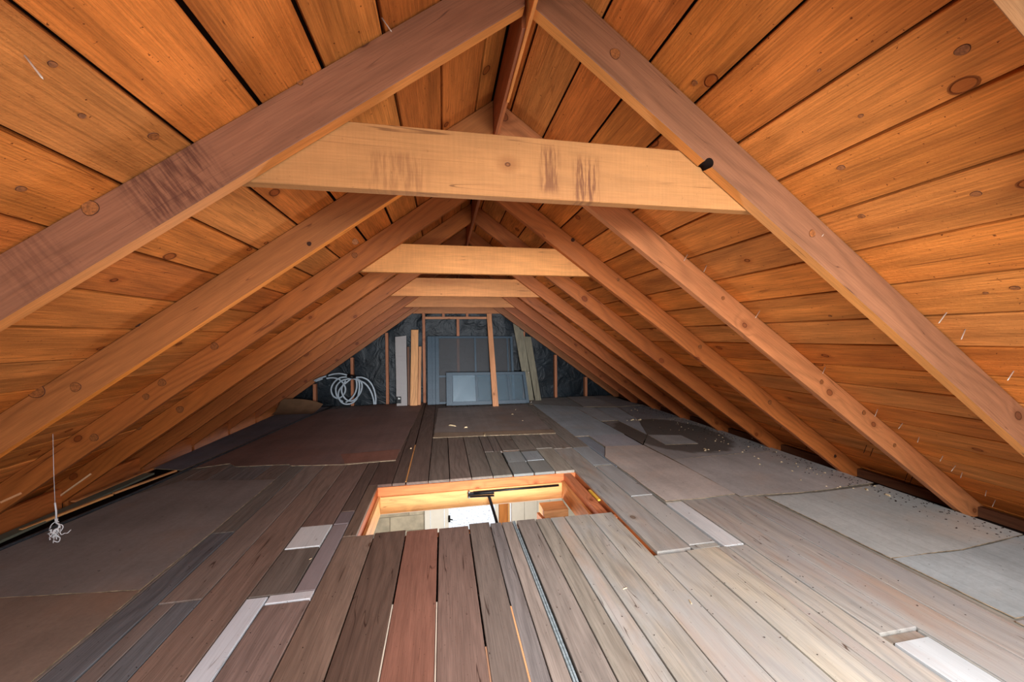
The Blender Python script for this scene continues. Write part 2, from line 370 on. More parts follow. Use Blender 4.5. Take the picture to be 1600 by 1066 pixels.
def m_gravel():
    s = NT('snowy_gravel'); tc = s.n('ShaderNodeTexCoord').outputs['Object']
    c = s.mix(s.ramp(s.noise(tc, 26, 4, 0.7), 0.52, 0.68), (0.86, 0.84, 0.82, 1), (0.20, 0.14, 0.10, 1))
    s.put(s.b.inputs['Base Color'], c); s.b.inputs['Roughness'].default_value = 0.9
    return s.m
M_GRAVEL = m_gravel()

def m_stone():
    s = NT('pale_wall_tile'); tc = s.n('ShaderNodeTexCoord').outputs['Object']
    c = s.mix(s.ramp(s.noise(s.vec('MULTIPLY', tc, (2, 2, 7)), 2.2, 4, 0.6), 0.35, 0.65), lin((206, 196, 176)), lin((168, 160, 144)))
    s.put(s.b.inputs['Base Color'], c); s.b.inputs['Roughness'].default_value = 0.6
    return s.m
M_STONE = m_stone()

# ================================================================== LARGE STRUCTURE
Y0, Y1 = -1.05, 6.34                      # front and back gable planes
NRM = math.hypot(1, M)
def roof_z(x, off=TV): return H + ZR + off - M*abs(x-XR)

# ---- roof: felt backing with every board as its own part
ZT = H + ZR + TV
v = []; f = []
for sgn in (1, -1):
    n = Vector((sgn*M/NRM, 0, 1/NRM)); dn = Vector((sgn/NRM, 0, -M/NRM)); a = Vector((XR, 0, ZT))
    i = len(v)
    for t in (0.026, 0.06):
        for s_, y in ((-0.02, Y0-.05), (3.95, Y0-.05), (3.95, Y1+.05), (-0.02, Y1+.05)):
            p = a + n*t + dn*s_; v.append((p.x, y, p.z))
    f += [(i, i+1, i+2, i+3), (i+7, i+6, i+5, i+4), (i, i+4, i+5, i+1), (i+1, i+5, i+6, i+2), (i+2, i+6, i+7, i+3), (i+3, i+7, i+4, i)]
ceiling = mesh('ceiling', v, f, M_FELT); tag(ceiling, kind='structure')

shared = {}
def roof_board(sgn, s0, s1, y0, y1, col, dz=0.0):
    w = round(s1-s0, 3); l = round(y1-y0, 3)
    dn = Vector((sgn/NRM, 0, -M/NRM)); n = Vector((sgn*M/NRM, 0, 1/NRM)); p = Vector((XR, 0, ZT)) + dn*s0 + n*dz
    key = (w, l)
    if sgn > 0: fr = frame((p.x, y0, p.z), dn, (0, 1, 0), n)
    else: fr = frame((p.x, y1, p.z), dn, (0, -1, 0), n)
    if sgn > 0 and abs(dn.cross(Vector((0, 1, 0))).dot(n)-1) > 1e-3: raise SystemExit
    if key not in shared:
        vv, ff = prism(rect(0, w, 0, l), 0, 0.02, 0.002)
        o = mesh('roof_board', vv, ff, M_ROOF, ceiling, fr, col); shared[key] = o.data
    else:
        o = bpy.data.objects.new('roof_board', shared[key]); o.matrix_basis = fr; o.color = lin(col); link(o, ceiling)
    return o

ROOFC = [(200, 122, 58), (194, 113, 50), (206, 130, 66), (186, 106, 48), (198, 118, 52), (192, 109, 46), (203, 126, 60)]
for sgn, first in ((1, 0.082), (-1, 0.108)):
    edges = [0.0] + [first + 0.1785*k for k in range(21)]
    for i in range(len(edges)-1):
        g = random.choice((0.007, 0.009, 0.011, 0.012)); s0, s1 = edges[i]+g/2, edges[i+1]-g/2
        if i == 0: s0 = 0.022
        col = random.choice(ROOFC); dz = random.choice((0, 0, 0.001, 0.002))
        k = random.choice((2, 3, 4, 5)); yj = 1 + SP*k + 0.019            # butt joint behind a rafter
        roof_board(sgn, s0, s1, Y0, yj-0.001, col, dz)
        roof_board(sgn, s0, s1, yj+0.001, Y1, random.choice(ROOFC), dz)

# ---- floor: dark joist bay below, every plank its own part
v = []; f = []
def addbox(v, f, x0, x1, y0, y1, z0, z1):
    i = len(v); v += [(x0, y0, z0), (x1, y0, z0), (x1, y1, z0), (x0, y1, z0), (x0, y0, z1), (x1, y0, z1), (x1, y1, z1), (x0, y1, z1)]
    f += [(i+3, i+2, i+1, i), (i+4, i+5, i+6, i+7), (i, i+1, i+5, i+4), (i+1, i+2, i+6, i+5), (i+2, i+3, i+7, i+6), (i+3, i, i+4, i+7)]
HX0, HX1, HY0, HY1 = -0.455, 0.965, 2.085, 2.775
addbox(v, f, -2.34, -0.50, Y0, 6.3, -0.06, -0.028); addbox(v, f, 1.04, 3.02, Y0, 6.3, -0.06, -0.028)
addbox(v, f, -0.50, 1.04, Y0, 1.60, -0.06, -0.028); addbox(v, f, -0.50, 1.04, 2.82, 6.3, -0.06, -0.028)
addbox(v, f, -0.50, 0.90, 1.60, 2.04, -0.06, -0.028)
floor = mesh('floor', v, f, M_DARK); tag(floor, kind='structure')

def lift(c, k): return tuple(min(245, v*k) for v in c)
def plank(x0, x1, y0, y1, col, mat=None, name='floor_plank', label=None, g=0.0055, z=None, th=0.02):
    col = lift(col, 1.0 if mat is M_PAINT else 1.26 if mat is None else 1.06); col = ((col[0]*0.97, col[1], col[2]*0.95) if mat is not M_PAINT else (col[0]*0.97, col[1]*0.98, col[2]*0.96)); gm = sum(col)/3; kk = 0.0 if mat is M_PAINT else 0.14; col = tuple(q+(gm-q)*kk + (2 if i_ == 0 else 0) for i_, q in enumerate(col))
    z = random.uniform(-0.0015, 0.0015) if z is None else z
    o = boxw(name, x0+g/2, x1-g/2, y0+g/3, y1-g/3, z-th, z, mat or M_PLANK, floor, col, ch=0.0018, length='y')
    if label: o['label'] = label
    return o

YN = -0.95; YF = 6.16
BR = (104, 82, 74); BG = (108, 96, 92); DK = (86, 68, 62)
# left of the hatch
for a, b, c in ((-2.06, -1.9, BG), (-1.9, -1.73, BG), (-1.73, -1.56, (98, 94, 96)), (-1.56, -1.39, (98, 96, 100)), (-1.39, -1.225, BG)):
    plank(a, b, YN, YF, c)
plank(-1.225, -1.112, 2.262, YF, (100, 94, 92)); plank(-1.225, -1.112, YN, 2.258, (88, 90, 98))
plank(-1.112, -0.955, 1.697, YF, (110, 96, 92))
plank(-1.112, -1.045, YN, 1.694, (110, 98, 96)); plank(-1.045, -0.955, YN, 1.694, (92, 94, 102))
plank(-0.955, -0.781, 4.2, YF, DK); plank(-0.955, -0.781, YN, 4.196, (116, 94, 86))
plank(-0.781, -0.612, 2.245, YF, (100, 78, 72))
PL = 'painted_plank'
plank(-0.778, -0.612, 2.018, 2.238, (208, 208, 210), M_PAINT, PL, 'short whitish painted plank', z=0.002)
plank(-0.781, -0.612, 1.668, 2.014, (90, 80, 76))
plank(-0.781, -0.699, YN, 1.660, (216, 222, 232), M_PAINT, PL, 'narrow white-painted plank', z=0.001)
plank(-0.697, -0.527, 1.612, 1.664, (212, 212, 218), M_PAINT, PL, 'white-painted plank end', z=0.002)
plank(-0.697, -0.527, YN, 1.608, (112, 92, 88))
plank(-0.610, -0.527, 2.388, YF, (84, 66, 60)); plank(-0.610, -0.529, 2.236, 2.384, (122, 110, 112), M_PAINT, PL, 'mauve-grey painted plank end')
plank(-0.610, -0.527, 1.668, 2.232, (142, 130, 132), M_PAINT, PL, 'mauve-grey painted plank')
plank(-0.527, -0.365, YN, 2.085, (104, 82, 72)); plank(-0.527, -0.457, 2.087, 2.778, (92, 72, 62)); plank(-0.527, -0.365, 2.780, YF, (80, 60, 54))
# between camera and hatch, ends sawn a little unevenly
near = [(-0.365, -0.203, 2.094, (94, 70, 60), 0.006), (-0.203, -0.034, 2.080, (124, 78, 64), 0.008), (-0.034, 0.131, 2.076, (106, 80, 72), 0.008),
        (0.131, 0.246, 2.090, (100, 84, 78), 0.005), (0.246, 0.312, 2.078, (104, 94, 94), 0.006), (0.312, 0.372, 2.074, (122, 106, 100), 0.003)]
for a, b, y, c, g in near: plank(a, b, YN, y, lift(c, 0.86), g=g)
for a, b, y, c in ((0.396, 0.505, 2.078, (136, 120, 114)), (0.505, 0.592, 2.072, (142, 128, 118)), (0.592, 0.675, 2.070, (150, 136, 122)), (0.675, 0.822, 2.066, (160, 144, 130))):
    plank(a, b, YN, y, lift(c, 0.90), M_PLANKR if a > 0.55 else M_PLANK, g=0.0055)
plank(0.822, 0.965, YN, 2.064, (168, 152, 138), M_PLANKR)
plank(0.965, 1.138, YN, 1.618, (176, 160, 144), M_PLANKR); plank(1.138, 1.307, YN, 1.622, (184, 168, 150), M_PLANKR)
plank(1.307, 1.357, YN, 1.618, (172, 158, 146), M_PLANKR, g=0.003); plank(1.357, 1.460, YN, 1.612, (178, 164, 152), M_PLANKR)
plank(1.463, 1.628, 1.036, 2.14, (170, 160, 154), M_PLANKR); plank(1.463, 1.615, 1.000, 1.034, (140, 122, 104), M_PLANKR, z=-0.006)
plank(1.467, 1.612, YN, 0.998, (206, 212, 216), M_PAINT, PL, 'bright white painted plank', z=0.002)
plank(1.615, 1.628, YN, 1.030, (150, 142, 134), M_PLANKR)
plank(1.628, 1.790, YN, 2.14, (166, 154, 148), M_PLANKR); plank(1.790, 1.977, YN, 2.14, (158, 146, 140), M_PLANKR)
for a, b in ((1.977, 2.15), (2.15, 2.33), (2.33, 2.5), (2.5, 2.68), (2.68, 2.88)): plank(a, b, YN, YF, (120, 112, 106), z=-0.002)
for a, b in ((1.470, 1.628), (1.628, 1.79), (1.79, 1.862)): plank(a, b, 2.144, YF, (120, 112, 106), z=-0.002)
# right of the hatch
plank(0.996, 1.180, 1.640, 3.336, (158, 146, 138), M_PLANKR); plank(0.996, 1.180, 3.340, YF, (120, 108, 102))
plank(1.187, 1.345, 3.34, YF, (118, 110, 106)); plank(1.345, 1.470, 3.70, YF, (118, 112, 108))
plank(1.184, 1.332, 1.664, 2.240, (190, 188, 184), M_PAINT, PL, 'worn pale grey painted plank'); plank(1.184, 1.337, 2.244, 2.815, (176, 178, 178), M_PAINT, PL, 'pale grey painted plank')
plank(1.180, 1.337, 2.842, 3.336, (162, 168, 172), M_PAINT, PL, 'blue-grey painted plank'); plank(1.345, 1.460, 2.788, 2.998, (158, 162, 172), M_PAINT, PL, 'lilac-grey painted plank end')
plank(1.345, 1.466, 3.002, 3.69, (148, 158, 170), M_PAINT, PL, 'blue-grey painted plank piece'); plank(1.345, 1.458, 1.620, 2.108, (222, 224, 226), M_PAINT, PL, 'white-painted plank')
plank(1.345, 1.460, 2.112, 2.784, (150, 140, 130), M_PLANKR); plank(1.180, 1.337, 2.818, 2.838, (120, 112, 106))
plank(1.180, 1.330, 1.624, 1.660, (160, 152, 144), M_PLANKR)
# beyond the hatch
far = [(-0.365, -0.272, DK), (-0.268, -0.113, (92, 74, 68)), (-0.113, 0.041, (94, 80, 74)), (0.041, 0.200, (100, 84, 78)), (0.200, 0.360, (102, 90, 84))]
for a, b, c in far: plank(a, b, 2.779, YF, c, g=0.006)
plank(0.360, 0.508, 2.779, 3.372, (104, 96, 90), g=0.006); plank(0.360, 0.447, 3.376, YF, (96, 84, 80), g=0.006); plank(0.447, 0.525, 3.376, YF, (98, 86, 82), g=0.006)
plank(0.514, 0.672, 2.779, 3.058, (136, 138, 136), M_PAINT, PL, 'grey painted plank end at the hatch'); plank(0.520, 0.680, 3.062, 3.352, (146, 150, 150), M_PAINT, PL, 'pale grey painted plank piece')
plank(0.676, 0.838, 2.776, 3.056, (134, 134, 130), M_PAINT, PL, 'grey painted plank end'); plank(0.682, 0.834, 3.060, 3.310, (158, 164, 168), M_PAINT, PL, 'pale blue-grey painted plank piece', z=0.003)
plank(0.682, 0.838, 3.314, 3.372, (100, 90, 84)); plank(0.520, 0.680, 3.356, 3.372, (110, 80, 64))
plank(0.525, 0.684, 3.378, YF, (104, 92, 86), g=0.006); plank(0.684, 0.842, 3.378, YF, (108, 98, 92)); plank(0.842, 0.996, 3.378, YF, (112, 102, 96))
plank(0.842, 0.996, 2.776, 3.372, (132, 122, 114))
# light leaking through the widest gaps, painted as pale added strips
def sliver(name, x, y0, y1, col, w=0.005, z=-0.006, dx=0.0):
    vv, ff = prism([(x-w/2, y0), (x+w/2, y0), (x+dx+w/2, y1), (x+dx-w/2, y1)], z-0.004, z)
    return mesh(name, vv, ff, M_FRESH, floor, None, col)
sliver('batten', -0.203, 0.9, 1.52, (205, 190, 170), 0.0045, -0.003); sliver('batten', -0.034, 1.02, 1.50, (205, 185, 165), 0.004, -0.003)  # strip colour stands for light leaking between the planks
sliver('batten', -0.270, 2.80, 3.75, (224, 160, 96), 0.010, 0.001); sliver('batten', 0.131, 0.9, 1.25, (150, 110, 84), 0.006, -0.003)
sliver('batten', 0.246, 0.95, 1.42, (196, 140, 96), 0.007, -0.002)

# ---- gables
def gable(y, dy, name, hole=None):
    v = []; f = []
    xs = [-2.95, -2.4, XR, 2.9, 3.4]
    def zt(x): return roof_z(x, TV) + 0.02
    if hole is None:
        pts = [(-2.95, -0.3), (3.4, -0.3), (3.4, zt(3.4)), (XR, zt(XR)), (-2.95, zt(-2.95))]
        vv, ff = prism(pts, 0, 0.05)
        return mesh(name, vv, ff, M_DARK, None, frame((0, y+(0.05 if dy > 0 else 0), 0), (1, 0, 0), (0, 0, 1), (0, -1, 0)))
wall_back = gable(6.30, 1, 'wall_back'); tag(wall_back, kind='structure')
# gable behind the camera, unseen; two window openings added to let light in
v = []; f = []
segs = [(-2.95, -1.55), (-0.25, 0.15), (2.15, 3.4)]
def col_poly(x0, x1, z0, clip=True):
    pts = [(x0, z0), (x1, z0), (x1, roof_z(x1)+0.02)]
    if x0 < XR < x1: pts.append((XR, roof_z(XR)+0.02))
    pts.append((x0, roof_z(x0)+0.02)); return pts
wv = []; wf = []
def add_prism(outl):
    vv, ff = prism(outl, 0, 0.05); i = len(wv); wv.extend(vv); wf.extend([tuple(k+i for k in q) for q in ff])
for a, b in segs: add_prism(col_poly(a, b, -0.3))
add_prism(rect(-1.55, -0.25, -0.3, 0.38)); add_prism(rect(0.15, 2.15, -0.3, 0.42))
add_prism([(-1.55, 1.22), (-0.25, 1.22), (-0.25, roof_z(-0.25)), (-1.55, max(1.23, roof_z(-1.55)))]) if roof_z(-1.55) > 0.8 else None
add_prism([(0.15, 1.47), (1.05, 1.47), (XR, roof_z(XR)), (0.15, roof_z(0.15))])
wall_front = mesh('wall_front', wv, wf, plain('gable_boarding', (150, 96, 52), 0.8, var=0.2), None, frame((0, Y0, 0), (1, 0, 0), (0, 0, 1), (0, -1, 0)))
tag(wall_front, kind='structure')

# ---- black sheeting with folds, studs and blocking of the far gable
v = []; f = []; NX, NZ = 120, 44
for i in range(NX+1):
    x = -2.85 + 6.1*i/NX; zt = max(0.0, roof_z(x, 0.05)) ; zb = -0.02
    for j in range(NZ+1):
        z = zb + (zt-zb)*j/NZ
        q = 0.016*noise.noise(Vector((x*2.2, z*1.6, 3.1))) + 0.010*math.sin((x-0.25)*17 + 5*noise.noise(Vector((x*1.5, z*3, 0))))*max(0, min(1, (z-0.7)/0.5))
        v.append((x, 6.262 - 0.014 + q*0.9, z))
for i in range(NX):
    for j in range(NZ):
        a = i*(NZ+1)+j; f.append((a, a+NZ+1, a+NZ+2, a+1))
sheeting = mesh('sheeting', v, f, M_POLY, wall_back, None, smooth=True)
sheeting['label'] = 'black plastic sheeting stretched behind the studs'
STC = (176, 112, 78)
for x, zt in ((-2.42, None), (-1.915, None), (-1.375, None), (-0.857, None), (-0.290, 1.43), (0.780, 1.43), (1.335, None), (1.885, None), (2.425, None)):
    z = zt if zt else roof_z(x, 0.0) - 0.004 - 0.02*M
    boxw('stud', x-0.021, x+0.021, 6.150, 6.225, 0.001, z, M_STUD, wall_back, STC, length='z')
boxw('blocking', -0.267, 0.757, 6.150, 6.225, 1.335, 1.372, M_STUD, wall_back, (196, 134, 96), length='x')
for x in (0.02, 0.40): boxw('cripple_stud', x-0.02, x+0.02, 6.155, 6.22, 1.374, 1.43, M_STUD, wall_back, STC)
boxw('cripple_stud', 0.228, 0.270, 6.155, 6.22, 0.002, 1.333, M_STUD, wall_back, STC, length='z')

# ================================================================== RAFTERS, COLLARS, RIDGE
ORD = ['first', 'second', 'third', 'fourth', 'fifth', 'sixth', 'seventh', 'eighth', 'ninth']
def rafter(sgn, y, col, mat, label, t=0.038, under=False):
    """local X: up to the roof (perpendicular), local Y: down the slope, local Z: along world Y"""
    dn = Vector((sgn/NRM, 0, -M/NRM)); up = Vector((sgn*M/NRM, 0, 1/NRM)); dep = TV/NRM
    # origin at lower arris on the ridge line
    o0 = Vector((XR, y, H+ZR)) ; rid = 0.012
    L = 3.52
    def loc(x, z):                                    # world offset from origin -> local
        w = Vector((x, 0, z)); return (w.dot(up), w.dot(dn))
    a = loc(sgn*rid, -M*rid); b = loc(sgn*rid, TV-M*rid)
    zmax = b[0]-0.002
    pts = [(a[0], a[1]), (zmax, b[1]), (zmax, L), (a[0], L)]      # plumb cut at the ridge
    vv, ff = prism(pts if sgn > 0 else pts, 0, t, 0.002)
    ez = up.cross(dn)
    org = o0 if ez.y > 0 else o0 + Vector((0, t, 0))
    # keep outline counter-clockwise
    area_ = sum(pts[i][0]*pts[(i+1) % 4][1]-pts[(i+1) % 4][0]*pts[i][1] for i in range(4))
    if area_ < 0:
        vv, ff = prism(list(reversed(pts)), 0, t, 0.002)
    o = mesh('rafter', vv, ff, mat, None, frame(org, up, dn, ez), col)
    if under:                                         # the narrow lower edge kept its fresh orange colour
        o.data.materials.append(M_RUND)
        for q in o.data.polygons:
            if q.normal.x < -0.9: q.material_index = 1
    return tag(o, label, 'rafter', 'pairs of roof rafters')

RC = [(134, 88, 60), (184, 116, 70), (182, 104, 50), (176, 98, 46), (172, 96, 46), (168, 92, 46), (164, 90, 44), (158, 86, 46), (160, 98, 58)]
LC = [(132, 84, 58), (158, 96, 50), (168, 96, 44), (168, 94, 40), (164, 92, 42), (160, 90, 42), (156, 86, 42), (152, 84, 44), (160, 98, 58)]
RD = ['mauve-brown with a dark knot hole at the collar tie', 'golden brown with pairs of nails beside its foot', 'reddish brown and full of small knots', 'plain reddish brown',
      'narrow-looking reddish brown', 'dim reddish brown', 'dim brown, low over the floor edge', 'dim brown in the deep shade', 'brown, against the black gable sheeting']
LD = ['mauve-brown with black vertical smudges', 'brown with two ringed knots near its foot', 'brown with knots along its middle', 'brown with wavy grain near its foot',
      'plain dark reddish brown', 'dim reddish brown', 'dim brown, low over the floor edge', 'dim brown in the deep shade', 'brown, against the black gable sheeting']
rafters = {}
for k in range(9):
    y = 1 + SP*k
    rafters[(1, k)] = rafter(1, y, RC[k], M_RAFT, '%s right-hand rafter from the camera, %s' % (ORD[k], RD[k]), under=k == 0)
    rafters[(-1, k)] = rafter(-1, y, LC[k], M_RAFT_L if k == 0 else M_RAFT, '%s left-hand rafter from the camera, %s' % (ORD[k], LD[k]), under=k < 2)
rafter(1, 0.388, (158, 112, 72), M_FRESH, 'pale tan rafter cutting across the top right corner of the view')

CC = [(176, 121, 70), (206, 138, 76), (202, 132, 74), (190, 122, 70), (176, 112, 68)]
CD = ['nearest and largest collar tie, tan with dark smears right of its middle', 'second collar tie, golden brown', 'third collar tie, speckled with nail holes and knots',
      'fourth collar tie, thin-looking, brown', 'last collar tie, on top of the gable studs']
ZC0, ZC1 = 0.39157794+H, 0.56242621+H
for i, k in enumerate((0, 2, 4, 6, 8)):
    y = 1 + SP*k + 0.040
    hb, ht = 0.775, 0.640
    pts = [(0, -hb), (0, hb), (ZC1-ZC0, ht), (ZC1-ZC0, -ht)]
    pts = list(reversed(pts)) if sum(pts[j][0]*pts[(j+1) % 4][1]-pts[(j+1) % 4][0]*pts[j][1] for j in range(4)) < 0 else pts
    pts = [(px, py+hb) for px, py in pts]
    vv, ff = prism(pts, 0, 0.036, 0.0018)
    o = mesh('collar_tie', vv, ff, M_COLL1 if i == 0 else M_COLL, None, frame((XR-hb, y, ZC0), (0, 0, 1), (1, 0, 0), (0, 1, 0)), CC[i])
    tag(o, CD[i], 'collar tie', 'collar ties')

# ridge: two thin boards side by side
rb = boxw('ridge_board', XR-0.0105, XR+0.0005, 1.05, 6.29, H+0.872, ZT-0.012, M_RAFT, None, (150, 84, 48), length='y')
tag(rb, 'dark left half of the ridge board running to the far gable', 'ridge board', 'ridge boards')
rb = boxw('ridge_board', XR+0.001, XR+0.0115, Y0+0.01, 1.38, H+0.866, ZT-0.012, M_FRESH, None, (222, 142, 72), length='y')
tag(rb, 'light orange ridge board over the nearest rafters', 'ridge board', 'ridge boards')
rb = boxw('ridge_board', XR+0.001, XR+0.0115, 1.385, 6.29, H+0.880, ZT-0.012, M_RAFT, None, (184, 108, 62), length='y')
tag(rb, 'brown right half of the ridge board behind the light one', 'ridge board', 'ridge boards')

# blocking between the rafter feet, low along both eaves
for sgn, xb in ((-1, -2.47), (1, 3.02)):
    eave = empty('trim_1' if sgn < 0 else 'trim_2'); tag(eave, kind='structure')
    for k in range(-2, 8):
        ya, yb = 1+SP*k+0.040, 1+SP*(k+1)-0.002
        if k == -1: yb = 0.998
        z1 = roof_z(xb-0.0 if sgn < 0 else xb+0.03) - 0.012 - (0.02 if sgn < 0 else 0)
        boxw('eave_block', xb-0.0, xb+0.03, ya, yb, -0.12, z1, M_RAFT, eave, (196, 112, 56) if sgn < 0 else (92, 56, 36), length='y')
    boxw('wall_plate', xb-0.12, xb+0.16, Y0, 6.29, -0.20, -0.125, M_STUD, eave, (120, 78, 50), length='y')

# ---- knots that stand out, each a part of its timber
def px_ray(u, v):
    a = u-800; b = v-533
    u1 = a*math.cos(RO)+b*math.sin(RO); v1 = -a*math.sin(RO)+b*math.cos(RO)
    y = 589.434*cp - v1*sp_; z = -v1*cp - 589.434*sp_
    return Vector((u1*ct+y*st, -u1*st+y*ct, z))
M_KNOT = plain('knot_wood', (142, 84, 42), 0.6, var=0.35, scale=160); M_KRING = plain('knot_ring', (62, 33, 19), 0.8)
def knot_on_y(parent, u, v, y, r, tone=0, ell=1.0):
    d = px_ray(u, v); p = d*(y/d.y); p.z += H
    knot(parent, p, Vector((0, -1, 0)), r, tone, ell)
def knot(parent, p, n, r, tone=0, ell=1.0):
    r *= 0.88; n = n.normalized(); a = n.cross(Vector((0.3, 0.5, 0.8))).normalized(); b = n.cross(a)
    if abs(n.y) < 0.5: a = Vector((0, 1, 0)); b = n.cross(a)
    v = [p + n*0.0012]; f = []; mi = []; N = 24
    for ring, hh in ((0.92, 0.0012), (1.0, 0.0004), (1.03, -0.0002)):
        for k in range(N):
            t = 2*math.pi*k/N; w = ring*r*(1+0.05*math.sin(3*t+r*900)); v.append(p + n*hh + (a*math.cos(t)*ell + b*math.sin(t))*w)
    for k in range(N):
        k2 = (k+1) % N; f.append((0, 1+k, 1+k2)); mi.append(0)
        for q in range(2):
            f.append((1+q*N+k, 1+(q+1)*N+k, 1+(q+1)*N+k2, 1+q*N+k2)); mi.append(1 if q == 0 else 0)
    o = mesh('knot', v, f, None, parent, None, mats=[M_KNOT if tone == 0 else M_KRING, M_KRING], mi=mi)
    return o
for (sg, k, u, v_, r, tone) in ((1, 0, 961, 84, 0.018, 0), (1, 0, 1269, 365, 0.014, 0), (-1, 0, 469, 129, 0.008, 0), (-1, 0, 141, 325, 0.020, 0),
        (-1, 1, 483, 381, 0.010, 1), (-1, 1, 57, 611, 0.030, 0), (-1, 1, 118, 605, 0.020, 0), (-1, 1, 213, 505, 0.016, 1), (-1, 1, 555, 378, 0.014, 0),
        (-1, 2, 228, 620, 0.018, 0), (-1, 2, 335, 541, 0.022, 0), (-1, 2, 253, 598, 0.022, 0), (-1, 2, 554, 399, 0.018, 0), (-1, 2, 147, 684, 0.022, 0),
        (-1, 3, 281, 640, 0.026, 0), (-1, 3, 216, 667, 0.024, 0), (1, 1, 1130, 466, 0.011, 0), (1, 1, 1284, 597, 0.014, 0), (1, 1, 1350, 645, 0.015, 0), (1, 1, 1398, 696, 0.013, 0),
        (1, 2, 895, 375, 0.014, 1), (1, 2, 1094, 542, 0.016, 0), (1, 2, 1203, 629, 0.018, 0), (1, 2, 1305, 713, 0.014, 1), (1, 2, 966, 437, 0.012, 0)):
    knot_on_y(rafters[(sg, k)], u, v_, 1+SP*k, r, tone)
def knot_on_roof(u, v_, sgn, r, tone=0, ell=1.3):
    d = px_ray(u, v_); t = (ZR+TV+M*sgn*XR)/(d.z+M*sgn*d.x); p = d*t; p.z += H
    knot(ceiling, p, Vector((-sgn*M/NRM, 0, -1/NRM)), r*0.7, tone, 1.15)
    return p
for u, v_, sg, r in ((1085, 130, 1, 0.013), (1314, 262, 1, 0.014), (1346, 338, 1, 0.013), (1504, 78, 1, 0.016), (1525, 303, 1, 0.014), (1345, 181, 1, 0.008), (1280, 110, 1, 0.006),
        (240, 213, -1, 0.016), (128, 181, -1, 0.009), (82, 100, -1, 0.009), (33, 295, -1, 0.012), (1586, 450, 1, 0.014), (1540, 458, 1, 0.008), (1297, 494, 1, 0.010)):
    knot_on_roof(u, v_, sg, r)
# dark knot hole cut into the nearest right rafter, at the collar's top
d = px_ray(1108, 255); p = d*(1.0/d.y); p.z += H
cut = tube('cutter', [p+Vector((0.003, -0.01, 0.004)), p+Vector((-0.004, 0.015, -0.004)), p+Vector((-0.012, 0.06, -0.014))], 0.0145, M_DARK, seg=14)
rf = rafters[(1, 0)]; md = rf.modifiers.new('hole', 'BOOLEAN'); md.operation = 'DIFFERENCE'; md.object = cut; md.solver = 'EXACT'; md.material_mode = 'TRANSFER'
dg = bpy.context.evaluated_depsgraph_get(); dg.update(); me = bpy.data.meshes.new_from_object(rf.evaluated_get(dg)); rf.modifiers.clear(); rf.data = me
bpy.data.objects.remove(cut)

# ---- nails coming through the roof boards
def nail(u, v_, sgn, ln, mat, tilt=(0, 0, 0)):
    d = px_ray(u, v_); t = (ZR+TV+M*sgn*XR)/(d.z+M*sgn*d.x); p = d*t; p.z += H
    n = Vector((-sgn*M/NRM, 0, -1/NRM)); q = p + (n+Vector(tilt)).normalized()*ln
    tube('nail', [p - n*0.003, q, q+(q-p)*0.12], 0.0016, mat, ceiling, seg=6, taper=[1, 1, 0.2])
for u, v_ in ((1293, 355), (1074, 398), (1104, 415), (1187, 486), (1479, 489), (1508, 515), (1584, 580), (1289, 574), (1436, 683), (1473, 713), (1493, 728), (1503, 739),
              (1541, 767), (1555, 782), (1371, 640), (1410, 662), (40, 88), (63, 640), (655, 268), (598, 30)):
    nail(u, v_, 1 if u > 700 else -1, random.uniform(0.028, 0.040), M_NAIL, (random.uniform(-.1, .1), random.uniform(-.2, .2), 0))
for u, v_ in ((1222, 662), (1229, 661), (1263, 692), (1269, 691), (1354, 696), (1364, 701), (1418, 740), (1426, 744)):
    nail(u, v_, 1, 0.05, M_RUST, (0.1, 0, -0.2))

# ================================================================== SHEETS LYING ON THE FLOOR
def jag(pts, amp=0.004, step=0.09):
    out = []
    for i in range(len(pts)):
        a, b = Vector(pts[i]), Vector(pts[(i+1) % len(pts)]); L = (b-a).length; n = max(1, int(L/step)); nn = Vector((-(b-a).y, (b-a).x)).normalized()
        for k in range(n):
            q = a + (b-a)*k/n
            if k: q += nn*random.uniform(-amp, amp)
            out.append((q.x, q.y))
    return out
def sheet(pts, col, label, mat=None, z=0.0022, t=0.0042, amp=0.003):
    area_ = sum(pts[i][0]*pts[(i+1) % len(pts)][1]-pts[(i+1) % len(pts)][0]*pts[i][1] for i in range(len(pts)))
    if area_ < 0: pts = list(reversed(pts))
    col = lift(col, 1.5 if max(col) < 100 else 1.36 if max(col) < 142 else 1.2); col = (col[0]*0.97, col[1], min(245, col[2]*1.04)); pts = jag(pts, amp); n = len(pts)
    vv, ff = prism(pts, z, z+t)
    o = mesh('floor_sheet', vv, ff, None, None, None, col, mats=[mat or M_SHEET, M_EDGE], mi=[0, 0]+[1]*n)
    return tag(o, label, 'sheet', 'hardboard sheets on the floor')
sheet([(-1.238, 1.800), (-1.222, 2.4), (-1.220, 3.03), (-1.45, 3.06), (-1.88, 3.15), (-2.04, 2.9), (-2.15, 2.28), (-2.17, 1.90)], (96, 90, 84), 'grey-brown hardboard sheet left of the bare planks, behind a straight crack', z=0.003)
sheet([(-1.245, YN), (-1.236, 1.796), (-2.17, 1.896), (-2.20, YN)], (98, 84, 72), 'brown hardboard sheet filling the bottom left corner')
sheet([(-0.40, 3.29), (-0.80, 3.27), (-1.22, 3.33), (-1.25, 3.37), (-1.66, 3.405), (-1.75, 3.50), (-1.98, 3.42), (-1.80, 5.00), (-1.70, 5.84), (-1.05, 6.13), (-0.30, 6.13), (-0.325, 5.6)], (92, 72, 64), 'large dark brown sheet in front of the leaning boards', z=0.003)
sheet([(-0.395, 3.60), (-0.40, 3.296), (-0.80, 3.28), (-0.9, 3.56)], (112, 76, 62), 'reddish worn strip at the front corner of the large brown sheet', z=0.0085, t=0.001, amp=0.006)
